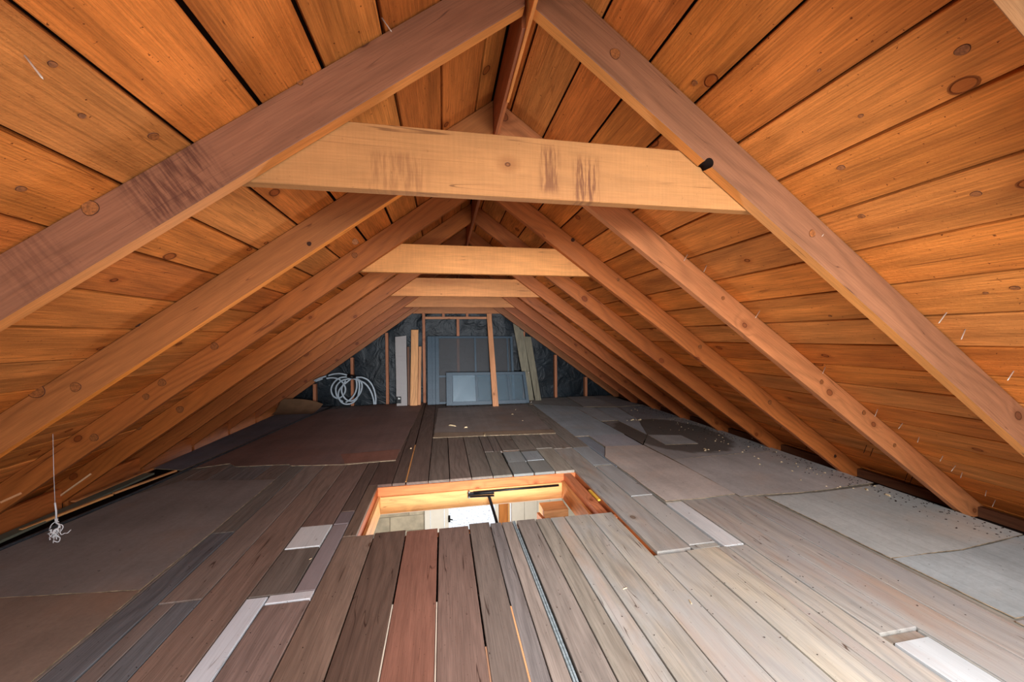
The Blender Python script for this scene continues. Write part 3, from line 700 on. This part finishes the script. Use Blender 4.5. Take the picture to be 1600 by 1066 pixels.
sheet([(-2.30, 3.50), (-2.04, 3.40), (-1.83, 5.00), (-1.70, 6.1), (-2.25, 6.13)], (84, 82, 84), 'narrow grey sheet between the left eave and the long metal strip', z=0.003)
sheet([(-0.07, 5.6), (-0.105, 3.95), (0.4, 3.92), (0.9, 3.87), (1.17, 3.85), (1.185, 4.6), (1.235, 5.60), (0.85, 5.62)], (116, 104, 94), 'square brownish sheet in front of the screens, planks emerging under it', z=0.003)
sheet([(-0.09, 4.14), (-0.108, 3.944), (0.6, 3.894), (1.175, 3.846), (1.18, 4.00), (0.5, 4.06)], (124, 104, 84), 'torn-edged strip along the front of the square brownish sheet', z=0.0085, t=0.002, amp=0.008)
sheet([(1.33, 3.685), (1.86, 3.66), (1.865, 4.20), (1.87, 5.14), (2.0, 5.20), (1.34, 5.60)], (132, 136, 134), 'blue-grey sheet right of the square brownish sheet')
sheet([(1.30, 5.62), (2.0, 5.205), (2.05, 6.12), (1.35, 6.12)], (116, 114, 108), 'grey sheet at the gable right of the leaning grey planks', M_SHEET)
sheet([(1.478, 3.29), (1.838, 3.25), (1.85, 3.655), (1.475, 3.68)], (134, 132, 130), 'small square grey sheet beyond the big tan one')
sheet([(1.478, 3.286), (1.346, 3.0+0.0), (1.348, 2.12), (1.60, 2.108), (1.845, 2.125), (1.852, 2.6), (1.842, 3.245)], (172, 160, 146), 'tan sheet with a blue-grey smudge right of the pale painted planks', z=0.0045)
sheet([(1.850, 2.085), (2.35, 2.06), (2.90, 2.09), (2.92, 2.83), (2.4, 2.835), (1.868, 2.815)], (160, 154, 144), 'wide tan-grey sheet at the right eave, before the damp stain', z=0.003)
sheet([(1.868, 2.821), (2.4, 2.841), (2.925, 2.836), (2.935, 3.60), (2.93, 4.24), (2.35, 4.25), (2.07, 3.57), (1.862, 3.275)], (150, 146, 138), 'wide grey sheet with a large dark damp stain', M_SHSTAIN, z=0.003)
sheet([(1.865, 3.30), (2.066, 3.58), (2.08, 4.262), (1.882, 4.27)], (112, 104, 96), 'narrow damp dark strip left of the stained sheet', M_SHSTAIN, z=0.002, t=0.001)
sheet([(2.040, 3.205), (2.360, 3.170), (2.385, 3.47), (2.070, 3.56)], (156, 154, 146), 'small grey offcut lying on the damp stain', z=0.0085)
sheet([(2.075, 3.59), (2.345, 4.256), (2.46, 5.06), (2.15, 5.10), (2.09, 4.27)], (134, 136, 134), 'narrow grey sheet running back from the small offcut', z=0.003)
sheet([(1.872, 4.275), (2.083, 4.275), (2.14, 5.11), (2.004, 5.19), (1.872, 5.13)], (136, 136, 132), 'short grey sheet with a pale front edge, behind the dark strip', z=0.0045)
sheet([(2.352, 4.258), (2.93, 4.246), (2.92, 5.11), (2.49, 5.07)], (118, 116, 114), 'dusty grey sheet at the right eave behind the stain', z=0.003)
sheet([(2.010, 5.200), (2.475, 5.080), (2.50, 6.10), (2.07, 6.12)], (132, 128, 122), 'tan-grey sheet under the second stud from the right', z=0.006)
sheet([(2.490, 5.090), (2.91, 5.125), (2.70, 6.10), (2.506, 6.10)], (118, 114, 110), 'farthest right sheet, in the corner under the rafters', z=0.006)
sheet([(2.000, 1.372), (2.4, 1.36), (2.880, 1.402), (2.895, 2.055), (2.4, 2.03), (1.998, 2.045)], (160, 160, 150), 'grooved grey sheet right of the long bare planks', M_SHEETS, z=0.004)
sheet([(2.010, 0.996), (2.890, 0.990), (2.89, 1.395), (2.4, 1.354), (2.004, 1.366)], (150, 154, 148), 'grooved blue-grey sheet at the right edge of the picture', M_SHEETS, z=0.003)
sheet([(1.985, YN), (2.90, YN), (2.90, 0.985), (1.99, 0.985)], (146, 140, 132), 'grey sheet in the bottom right corner', z=0.002)

# long metal strips
p = [(-2.36, 0.4, 0.010), (-2.19, 2.0, 0.010), (-2.161, 2.28, 0.011), (-2.054, 2.90, 0.011), (-1.92, 4.0, 0.012), (-1.761, 5.36, 0.012), (-1.64, 6.10, 0.012)]
o = tube('metal_strip', p, 0.009, plain('dull_dark_metal', (70, 78, 84), 0.45, 0.5, 0.4, var=0.3, scale=30), seg=6)
tag(o, 'long thin dark metal strip lying along the left side of the floor', 'strip')
ms = empty('metal_channel', (0.383, 0, 0))
for x in (0.376, 0.385): boxw('flange', x-0.0035, x+0.0035, YN, 2.07, -0.010, 0.003, M_ZINC, ms, ch=0.001, length='y')
boxw('web', 0.378, 0.390, YN, 2.068, -0.0125, -0.0105, M_ZINC, ms, ch=0.0004, length='y')
tag(ms, 'grey metal channel set in the gap between two middle planks', 'channel')

# lit battens in the slot beside the left eave
def strip(name, x0, ya, x1, yb, w, z, t, mat, col, label, cat, group=None):
    a, b = Vector((x0, ya, z)), Vector((x1, yb, z)); ey = (b-a).normalized(); ex = Vector((ey.y, -ey.x, 0))
    o = board(name, mat, col, a, ex, ey, w, (b-a).length, t, None, 0.001); return tag(o, label, cat, group)
strip('batten', -2.30, 2.52, -2.21, 2.98, 0.020, -0.006, 0.012, M_FRESH, (238, 170, 104), 'short light pine batten glowing in the left floor slot', 'batten')
strip('batten', -2.215, 3.00, -2.10, 3.42, 0.020, -0.006, 0.012, M_FRESH, (226, 160, 104), 'longer pine batten ending at the far end of the left slot', 'batten')
strip('batten', -2.34, 1.95, -2.28, 2.30, 0.010, -0.004, 0.010, M_FRESH, (232, 214, 170), 'broken pale batten at the left picture edge', 'batten')
strip('floor_strip', -2.40, 1.2, -2.30, 3.40, 0.075, -0.012, 0.014, M_SHEET, (112, 114, 98), 'dark olive board strip along the left eave', 'board')
strip('wood_board', -2.37, 2.9, -2.30, 3.9, 0.03, -0.004, 0.010, M_FRESH, (212, 140, 84), 'loose splintered board between the left rafter feet', 'board')

def tip(u0, v0, y0_, u1, v1, y1_, r_, col, label):
    d0, d1 = px_ray(u0, v0), px_ray(u1, v1); a = d0*(y0_/d0.y); b = d1*(y1_/d1.y); a.z += H; b.z += H
    ey = (b-a).normalized(); ex = ey.cross(Vector((0, 1, 0))).normalized()
    o = board('wood_sliver', M_FRESH, col, a, ex, ey, r_, (b-a).length, r_*0.8, None, 0.0008); tag(o, label, 'sliver')
YK3 = 1+SP*3-0.011
tip(20, 829, YK3, 142, 742, YK3, 0.010, (240, 196, 150), 'long pale sliver along the lower edge of the fourth left-hand rafter')
tip(133, 778, YK3+SP, 186, 741, YK3+SP, 0.009, (236, 160, 96), 'short orange sliver on the lower edge of the fifth left-hand rafter')
tip(1, 787, YK3-SP, 32, 773, YK3-SP, 0.010, (232, 170, 120), 'pale sliver at the left picture edge, on the third left-hand rafter')
# ================================================================== HATCH
hf = empty('hatch_frame', (0.26, 2.43, -0.1)); tag(hf, 'timber-framed hatch opening in the floor, lit from below', 'hatch')
OJ = (206, 122, 72); IL = (222, 166, 104)
boxw('header', HX0-0.04, 1.03, HY1+0.002, HY1+0.040, -0.19, -0.021, M_RAFT, hf, OJ, length='x')
boxw('header', HX0-0.04, 0.99, 2.04, 2.078, -0.19, -0.0225, M_RAFT, hf, OJ, length='x')
boxw('side_joist', HX0-0.045, HX0-0.005, 2.08, HY1, -0.19, -0.021, M_RAFT, hf, (186, 98, 52), length='y')
boxw('side_joist', 0.905, 0.962, 2.08, HY1, -0.19, -0.022, M_RAFT, hf, (196, 120, 80), length='y')
boxw('side_joist', 0.998, 1.036, 1.60, 2.80, -0.19, -0.022, M_RAFT, hf, (196, 112, 64), length='y')
boxw('lining_board', HX0+0.012, 0.905, HY1-0.020, HY1-0.001, -0.200, -0.082, M_FRESH, hf, IL, length='x')
boxw('lining_board', HX0-0.004, HX0+0.014, 2.08, HY1-0.001, -0.200, -0.080, M_FRESH, hf, IL, length='y')
boxw('lining_board', 0.884, 0.903, 2.08, HY1-0.021, -0.200, -0.070, M_FRESH, hf, (204, 136, 80), length='y')
boxw('nailer', 0.972, 0.990, 2.28, 2.44, -0.030, -0.018, M_YEL, hf, length='y')['label'] = 'yellow block in the slot'
boxw('nailer', 0.969, 0.992, 1.66, 1.95, -0.050, -0.030, M_FRESH, hf, (226, 166, 84), length='y')

lad = empty('attic_ladder', (0.3, 2.7, -0.15)); tag(lad, 'folding attic ladder with a black steel arm inside the floor hatch', 'ladder')
def atY(u, v, y):
    d = px_ray(u, v); p = d*(y/d.y); p.z += H; return p
a, b = atY(740, 770, 2.735), atY(873, 758.5, 2.735)
tube('steel_rail', [a, b], 0.0085, M_IRON, lad, seg=6)
a, b = atY(731, 773, 2.728), atY(772, 771, 2.728)
for dz in (0.008, -0.010):
    board('bracket_plate', M_IRON, None, (a.x, a.y-0.012, a.z+dz-0.004), (0, 1, 0), ((b-a).normalized()), 0.022, (b-a).length, 0.006, lad)
board('bracket_plate', M_IRON, None, (a.x, a.y+0.002, a.z-0.012), (0, 0, 1), (1, 0, 0), 0.024, (b-a).length, 0.004, lad)
a, b = atY(764, 775, 2.70), atY(778, 822, 2.55)
dd = (b-a).normalized(); ex = Vector((0.97, -0.2, 0)); ex = (ex - dd*ex.dot(dd)).normalized()
board('steel_arm', M_IRON, None, a - ex*0.010, ex, dd, 0.020, (b-a).length + 0.25, 0.005, lad)
for p_ in ((733, 777), (733, 769)): q = atY(*p_, 2.722); tube('bolt', [q+Vector((0, -0.012, 0)), q+Vector((0, 0.008, 0))], 0.006, M_ZINC, lad, seg=8)
# wooden ladder stringers at the right end of the opening
a, b = atY(866, 779, 2.68), atY(838, 830, 2.30)
boxw('ladder_block', 0.70, 0.882, 2.60, 2.745, -0.300, -0.215, M_FRESH, lad, (214, 160, 108), length='x')
for i, (x, c) in enumerate(((0.80, (186, 112, 62)), (0.85, (150, 84, 46)))):
    board('stringer', M_RAFT, c, (x, 2.05, -0.36-0.02*i), (0, 0, 1), Vector((-0.10, 0.66, 0.06)), 0.09, 0.62, 0.022, lad)
boxw('ladder_tread', 0.70, 0.84, 2.12, 2.24, -0.34, -0.32, M_FRESH, lad, (178, 108, 60), length='x')

# ================================================================== ROOM BELOW
LZ0, LZ1 = -2.62, -0.215
v = []; f = []
addbox(v, f, -3.0, HX0, 0, 4.3, LZ1, LZ1+0.012); addbox(v, f, 1.035, 3.4, 0, 4.3, LZ1, LZ1+0.012)
addbox(v, f, HX0, 1.035, 0, 2.06, LZ1, LZ1+0.012); addbox(v, f, HX0, 1.035, 2.78, 4.3, LZ1, LZ1+0.012)
tag(mesh('ceiling_hall', v, f, M_PLASTER), kind='structure')
tag(boxw('floor_hall', -3.0, 3.4, 0, 4.3, LZ0-0.02, LZ0, M_STUD, None, (190, 170, 140), length='y'), kind='structure')
v = []; f = []
YB = 4.20
addbox(v, f, -3.0, -2.95, 0, 4.3, LZ0, LZ1); addbox(v, f, 3.35, 3.4, 0, 4.3, LZ0, LZ1); addbox(v, f, -3.0, 3.4, 0, 0.05, LZ0, LZ1)
addbox(v, f, 0.04, 3.4, YB, 4.3, -0.42, LZ1)
addbox(v, f, 1.35, 3.4, YB, 4.3, LZ0, -0.42)
tag(mesh('wall_hall', v, f, M_PLASTER), kind='structure')
# tiled wall to the left
wt = mesh('wall_tiled', *(lambda v, f: (addbox(v, f, -2.95, -0.215, YB+0.02, 4.3, LZ0, LZ1), (v, f))[1])([], []), M_STONE); tag(wt, kind='structure')
for j in range(14):
    z0 = LZ1 - 0.012 - (j+1)*0.165
    for i in range(5):
        x1 = -0.222 - i*0.36 - (0.16 if j % 2 else 0)
        if i == 0 and j % 2: boxw('wall_tile', -0.376, -0.222, YB+0.004, YB+0.018, z0, z0+0.160, M_STONE, wt, ch=0.002)
        boxw('wall_tile', x1-0.354, x1, YB+0.004, YB+0.018, z0, z0+0.160, M_STONE, wt, ch=0.002)
# white door with casing, opened against the wall
dr = empty('door_1', (-0.1, YB, LZ0)); tag(dr, kind='structure')
boxw('casing', -0.213, -0.155, YB-0.02, YB+0.06, LZ0, -0.45, M_WHITE, dr); boxw('door_leaf', -0.150, -0.005, YB-0.01, YB+0.03, LZ0, -0.45, M_WHITE, dr)
boxw('casing', 0.000, 0.045, YB-0.03, YB+0.05, LZ0, -0.45, M_WHITE, dr)
boxw('casing', -0.213, 0.66, YB-0.02, YB+0.05, -0.449, -0.35, M_WHITE, dr)
q = atY(702, 811, YB-0.04)
boxw('door_lock', q.x-0.012, q.x+0.012, YB-0.045, YB-0.03, q.z-0.035, q.z+0.035, M_IRON, dr); tube('door_handle', [q+Vector((0, -0.01, 0)), q+Vector((0.035, -0.03, 0.0))], 0.007, M_IRON, dr)
# glass door and snowy gravel outside
w1 = empty('window_1', (0.3, YB, LZ0)); tag(w1, kind='structure')
boxw('pane', 0.048, 0.560, YB+0.03, YB+0.034, LZ0, -0.45, (lambda s: (setattr(s.b.inputs['Transmission Weight'], 'default_value', 1.0), setattr(s.b.inputs['Roughness'], 'default_value', 0.0), setattr(s.b.inputs['IOR'], 'default_value', 1.05), setattr(s.b.inputs['Base Color'], 'default_value', (1, 1, 1, 1)), s.m)[-1])(NT('clear_glass')), w1, ch=0.0005)
boxw('stile', 0.562, 0.60, YB-0.01, YB+0.05, LZ0, -0.45, M_WHITE, w1)
tag(boxw('ground', -8, 12, 4.32, 22, LZ0-0.06, LZ0-0.04, M_GRAVEL, None, None, length='y'), kind='structure')
boxw('wood_panel', 0.604, 0.700, YB-0.005, YB+0.04, LZ0, -0.45, M_FRESH, w1, (196, 128, 70), length='z')
boxw('wood_edge', 0.702, 0.722, YB-0.05, YB+0.04, LZ0, -0.45, M_FRESH, w1, (228, 176, 118), length='z')
cab = empty('door_2', (1.0, YB, LZ0)); tag(cab, kind='structure')
for i in range(4): boxw('door_panel', 0.745+0.150*i, 0.745+0.150*i+0.147, YB-0.03, YB+0.03, LZ0, -0.45, M_WHITE, cab, ch=0.004)

# ================================================================== THINGS AT THE FAR GABLE
def lean(name, bx0, bx1, by, tx0, tx1, ty, z1, th, mat, col=None, parent=None, z1b=None, z0=0.008):
    """a flat piece standing on the floor (front face edge at by) and leaning back to ty at its top"""
    zb = z1 if z1b is None else z1b
    bl, br, tl, tr = Vector((bx0, by, z0)), Vector((bx1, by, z0)), Vector((tx0, ty, z1)), Vector((tx1, ty, zb))
    ey = ((tl+tr)/2-(bl+br)/2).normalized(); ex = (br-bl).normalized(); ez = ex.cross(ey)   # toward camera = -? keep front
    inv = frame(bl, ex, ey - ex*ey.dot(ex), ez).inverted()
    pts = [((inv @ q).x, (inv @ q).y) for q in (bl, br, tr, tl)]
    vv, ff = prism(pts, -th, 0, min(0.0015, th/3))
    return mesh(name, vv, ff, mat, parent, frame(bl, ex, ey - ex*ey.dot(ex), ez), col)
def bar(parent, name, a, b, w, th, mat, nrm=Vector((0, -1, 0)), col=None):
    ey = (b-a).normalized(); ez = (nrm - ey*nrm.dot(ey)).normalized(); ex = ey.cross(ez)
    vv, ff = prism(rect(-w/2, w/2, 0, (b-a).length), -th/2, th/2, min(0.002, th/4))
    return mesh(name, vv, ff, mat, parent, frame(a, ex, ey, ez), col)

o = lean('peg_panel', -0.694, -0.538, 5.93, -0.727, -0.560, 6.135, 1.055, 0.012, M_PERF, z1b=1.075)
tag(o, 'tall narrow whitish panel with a dotted pattern and a black label', 'panel')
lab = lean('label', -0.694, -0.628, 5.930, -0.697, -0.630, 5.955, 0.145, 0.002, plain('label_black', (24, 24, 26), 0.5), z0=0.045)
lab.location.y -= 0.004; lab.parent = o; lab.matrix_basis = wmat(o).inverted() @ lab.matrix_basis
# light pattern printed on the black label
for x0, x1, z0, z1 in ((-0.672, -0.660, 0.062, 0.130), (-0.652, -0.644, 0.072, 0.126), (-0.664, -0.648, 0.088, 0.096), (-0.668, -0.642, 0.112, 0.120), (-0.664, -0.640, 0.064, 0.071)):
    m_ = lean('print', x0, x1, 5.9265+0.19*z0-0.0055, x0-0.001, x1-0.001, 5.9265+0.19*z1-0.0055, z1, 0.001, M_PERF if False else M_WHITE, z0=z0)
    m_.parent = lab; m_.matrix_basis = wmat(lab).inverted() @ m_.matrix_basis
o = lean('pine_board', -0.494, -0.385, 5.905, -0.480, -0.372, 6.12, 1.165, 0.030, M_FRESH, (214, 154, 102)); tag(o, 'taller light pine board leaning beside the dotted panel', 'board')
o = lean('pine_board', -0.383, -0.340, 5.935, -0.369, -0.326, 6.12, 0.90, 0.030, M_FRESH, (196, 138, 94)); tag(o, 'shorter pine board half behind the taller one', 'board')
o = lean('brown_board', -0.532, -0.500, 5.96, -0.548, -0.512, 6.13, 0.90, 0.018, M_STUD, (110, 76, 58)); tag(o, 'thin dark brown board between the dotted panel and pine boards', 'board')

# large screen
ls = empty('screen_panel', (0.45, 5.88, 0.008)); tag(ls, 'large slate-blue framed window screen leaning on the gable studs', 'screen')
A0, A1 = Vector((-0.236, 5.885, 0.012)), Vector((1.125, 5.885, 0.012)); B0, B1 = Vector((-0.238, 6.125, 1.060)), Vector((1.135, 6.125, 1.045))
nr = (A1-A0).cross(B0-A0).normalized(); nr = -nr if nr.y > 0 else nr
def L(u, w): return A0.lerp(A1, u).lerp(B0.lerp(B1, u), w)
for u, w_ in ((0.028, 0.072), (0.072, 0.05), (0.112, 0.055), (0.985, 0.040)): bar(ls, 'stile', L(u, 0), L(u, 1), w_, 0.028, M_BLUE, nr)
bar(ls, 'stile', L(0.935, 0.42), L(0.935, 0.98), 0.022, 0.020, M_BLUE, nr)
for w in (0.985, 0.40, 0.018): bar(ls, 'rail', L(0.13, w), L(0.97, w), 0.034, 0.024, M_BLUE, nr)
bar(ls, 'mullion', L(0.55, 0.42), L(0.55, 0.97), 0.030, 0.018, M_BLUE, nr)
q = [L(0.13, 0.02), L(0.965, 0.02), L(0.965, 0.985), L(0.13, 0.985)]
mesh('mesh_panel', [p + nr*e for e in (0.003, -0.001) for p in q], [(0, 1, 2, 3), (7, 6, 5, 4), (0, 4, 5, 1), (1, 5, 6, 2), (2, 6, 7, 3), (3, 7, 4, 0)], M_SCREEN, ls)
q1 = L(0.55, 0.41); tube('latch', [q1+nr*0.02, q1+nr*0.03+Vector((0.02, 0, 0))], 0.008, M_NAIL, ls)
# smaller sash in front
ss = empty('storm_sash', (0.7, 5.74, 0.008)); tag(ss, 'small slate-blue sash with three panes standing before the large screen', 'window sash')
A0, A1 = Vector((0.045, 5.76, 0.010)), Vector((1.335, 5.70, 0.010)); B0, B1 = Vector((0.048, 5.86, 0.500)), Vector((1.300, 5.84, 0.480))
nr = (A1-A0).cross(B0-A0).normalized(); nr = -nr if nr.y > 0 else nr
for u, w_ in ((0.040, 0.095), (0.965, 0.05)): bar(ss, 'stile', L(u, 0), L(u, 1), w_, 0.032, M_BLUE, nr)
for w, w_ in ((0.955, 0.045), (0.050, 0.055)): bar(ss, 'rail', L(0.06, w), L(0.95, w), w_, 0.030, M_BLUE, nr)
for u in (0.365, 0.76): bar(ss, 'mullion', L(u, 0.09), L(u, 0.93), 0.040, 0.022, M_BLUE, nr)
for u0, u1 in ((0.08, 0.35), (0.38, 0.745), (0.775, 0.94)):
    q = [L(u0, 0.09), L(u1, 0.09), L(u1, 0.93), L(u0, 0.93)]
    mesh('pane', [p + nr*e for e in (0.003, -0.001) for p in q], [(0, 1, 2, 3), (7, 6, 5, 4), (0, 4, 5, 1), (1, 5, 6, 2), (2, 6, 7, 3), (3, 7, 4, 0)], M_GLASSREFL if u0 < 0.1 else M_GLASS, ss)
for p_ in ((825, 583), (829, 629)): q = atY(p_[0], p_[1], 5.70); tube('clip', [q, q+Vector((0.012, -0.01, 0.012))], 0.008, M_NAIL, ss)
# leaning stud in front of the screens
o = lean('leaning_plank', 0.725, 0.812, 5.55, 0.715, 0.790, 6.12, 1.420, 0.035, M_STUD, (206, 142, 100)); tag(o, 'pale pine stud leaning across the front of the screens', 'plank')
# grey weathered planks at the right
for i, (b0, b1, by, t0, t1, z, zb, lb) in enumerate(((1.330, 1.405, 5.93, 1.150, 1.255, 1.265, 1.19, 'tallest weathered grey plank leaning right of the large screen'),
        (1.405, 1.455, 5.96, 1.258, 1.320, 1.17, 1.13, 'slim weathered grey plank in the middle of the leaning three'),
        (1.462, 1.560, 5.90, 1.335, 1.450, 1.045, 1.035, 'shorter weathered grey plank, rightmost of the leaning three'))):
    o = lean('grey_plank', b0, b1, by, t0, t1, 6.13, z, 0.016, M_GREYPL, (126, 118, 98), z1b=zb); tag(o, lb, 'plank', 'leaning grey planks')

# white tubing hung on a stud
hc = empty('tubing_coil', (-1.375, 6.02, 0.3)); tag(hc, 'coil of white plastic tubing hung with a black tie on a gable stud', 'tubing')
H_ = [[(330, 70), (420, 45), (520, 40), (610, 60), (690, 100)], [(300, 115), (400, 105), (500, 130), (560, 190), (595, 260), (590, 330), (540, 400), (470, 425), (405, 385), (374, 290), (410, 190), (500, 112), (610, 92), (690, 105)],
      [(690, 110), (610, 130), (530, 155), (460, 230), (448, 320), (480, 420), (560, 480)], [(690, 115), (630, 165), (560, 225), (500, 300), (487, 400), (530, 480), (600, 515), (690, 505), (770, 440), (806, 330), (815, 210), (785, 125), (700, 105)],
      [(600, 150), (545, 250), (545, 350), (605, 440), (690, 468), (770, 420), (835, 330), (857, 220), (825, 150), (760, 110)], [(700, 105), (760, 130), (775, 230), (750, 340), (680, 435), (600, 490)],
      [(700, 105), (780, 98), (870, 102), (960, 150), (1030, 250), (1068, 390), (1070, 520)], [(700, 110), (800, 145), (900, 190), (980, 290), (1030, 420), (1046, 520)], [(110, 152), (200, 112), (295, 80)], [(130, 160), (240, 120)]]
for i, h in enumerate(H_):
    yy = 6.06 - 0.012*i
    tube('tube_loop', spline([atY(480+a/10, 580+b/10, yy + 0.01*math.sin(a*0.02)) for a, b in h], 7), 0.0125, M_HOSE, hc, seg=8)
q = atY(549, 589, 5.96); tube('tie', [q+Vector((-0.05, 0.03, 0.01)), q+Vector((0, 0, 0)), q+Vector((0.05, 0.03, -0.01))], 0.028, M_IRON, hc)
# curled cardboard
v = []; f = []; nx, ny = 10, 8
for i in range(nx+1):
    for j in range(ny+1):
        u, w = i/nx, j/ny; x = -2.30 + 0.52*u + 0.05*w*u; y = 5.62 + 0.34*w - 0.04*u; z = 0.012 + 0.16*(w**2.2)*(1-0.55*u**3)
        v.append((x, y, z))
for i in range(nx):
    for j in range(ny): a = i*(ny+1)+j; f.append((a, a+ny+1, a+ny+2, a+1))
n0 = len(v); v += [(x, y+0.004, z-0.003) for x, y, z in v[:n0]]; f += [tuple(k+n0 for k in reversed(q)) for q in f[:nx*ny]]
o = mesh('cardboard_flap', v, f, M_CARD, smooth=True); tag(o, 'curled brown cardboard lying at the far left under the white tubing', 'cardboard')

# dangling cobweb with a white tuft
cw = empty('cobweb_tuft', (0, 0, 0)); tag(cw, 'white cobweb tuft hanging on a thread before the left eave', 'cobweb')
p0, p1, p2 = atY(84, 738, 2.12), atY(86, 786, 2.12), atY(88, 812, 2.12)
tube('thread', [p0+Vector((0, 0, 0.20)), p0, p1], 0.0011, M_WEB, cw, seg=4); tube('thread', [p1, p1.lerp(p2, 0.5)+Vector((0.002, 0, 0)), p2], 0.0035, M_WEB, cw, seg=5)
for k in range(14):
    c = atY(89+random.uniform(-5, 5), random.uniform(811, 838), 2.12+random.uniform(-0.015, 0.015)); pts = [c]
    for _ in range(5): pts.append(pts[-1]+Vector((random.uniform(-.012, .012), random.uniform(-.01, .01), random.uniform(-.022, .016))))
    tube('tuft', spline(pts, 3), random.choice((0.0012, 0.002, 0.0035)), M_WEB, cw, seg=5)

# crumbs and chips: nobody could count them
bm = bmesh.new()
def chip(x, y, z, r, e=1.0):
    a = random.uniform(0, 6.28); c_, s_ = math.cos(a), math.sin(a); vs = []
    for dx, dy, dz in ((-1, -.6, 0), (1, -.5, 0), (.9, .6, 0), (-.8, .5, 0), (-.6, -.2, .7), (.6, .1, .8)):
        dx *= e; vs.append(bm.verts.new((x+r*(dx*c_-dy*s_), y+r*(dx*s_+dy*c_), z+r*dz)))
    for q in ((3, 2, 1, 0), (0, 1, 5, 4), (1, 2, 5), (2, 3, 4, 5), (3, 0, 4)): bm.faces.new([vs[i] for i in q])
for _ in range(700):
    y = random.uniform(1.0, 5.6); x = 2.88 - abs(random.gauss(0, 0.10)); chip(x, y, 0.0085, random.uniform(0.0015, 0.006))
for _ in range(160): chip(random.uniform(2.2, 2.9), random.uniform(2.9, 5.0), 0.0085, random.uniform(0.0015, 0.005))
for _ in range(160): chip(random.uniform(0.4, 1.9), random.uniform(1.0, 2.0), 0.0025, random.uniform(0.001, 0.0028))
for _ in range(60): chip(random.uniform(-1.2, 0.4), random.uniform(1.2, 2.0), 0.0025, random.uniform(0.001, 0.0025))
me = bpy.data.meshes.new('crumbs'); bm.to_mesh(me); bm.free(); me.materials.append(M_RUST)
o = link(bpy.data.objects.new('crumbs', me)); tag(o, 'dark dust crumbs scattered over the floor, thickest along the right eave', 'debris', kind='stuff')
bm = bmesh.new()
for _ in range(90): chip(random.gauss(2.68, 0.16), random.uniform(2.0, 5.0), 0.0085, random.uniform(0.003, 0.008))
for x, y in ((2.30, 4.22), (2.33, 4.20), (2.27, 4.24), (2.36, 4.23), (2.24, 4.22), (2.32, 2.98), (2.30, 3.0), (2.28, 2.97), (2.72, 2.0), (2.75, 1.9), (0.25, 4.3), (0.9, 4.9), (0.95, 4.5), (1.0, 5.2), (-0.30, 3.6)):
    chip(x, y, 0.0105, random.uniform(0.008, 0.016), 1.3)
for x, y, r in ((0.10, 4.42, 0.05), (0.42, 3.93, 0.05), (0.93, 1.30, 0.012), (0.72, 1.42, 0.010), (-0.62, 1.9, 0.006)): chip(x, y, 0.0105 if y > 3 else 0.003, r*0.35, 3.2)
me = bpy.data.meshes.new('wood_chips'); bm.to_mesh(me); bm.free(); me.materials.append(M_CHIP)
o = link(bpy.data.objects.new('wood_chips', me)); tag(o, 'pale splinters and chips of wood strewn on the right-hand sheets', 'debris', kind='stuff')
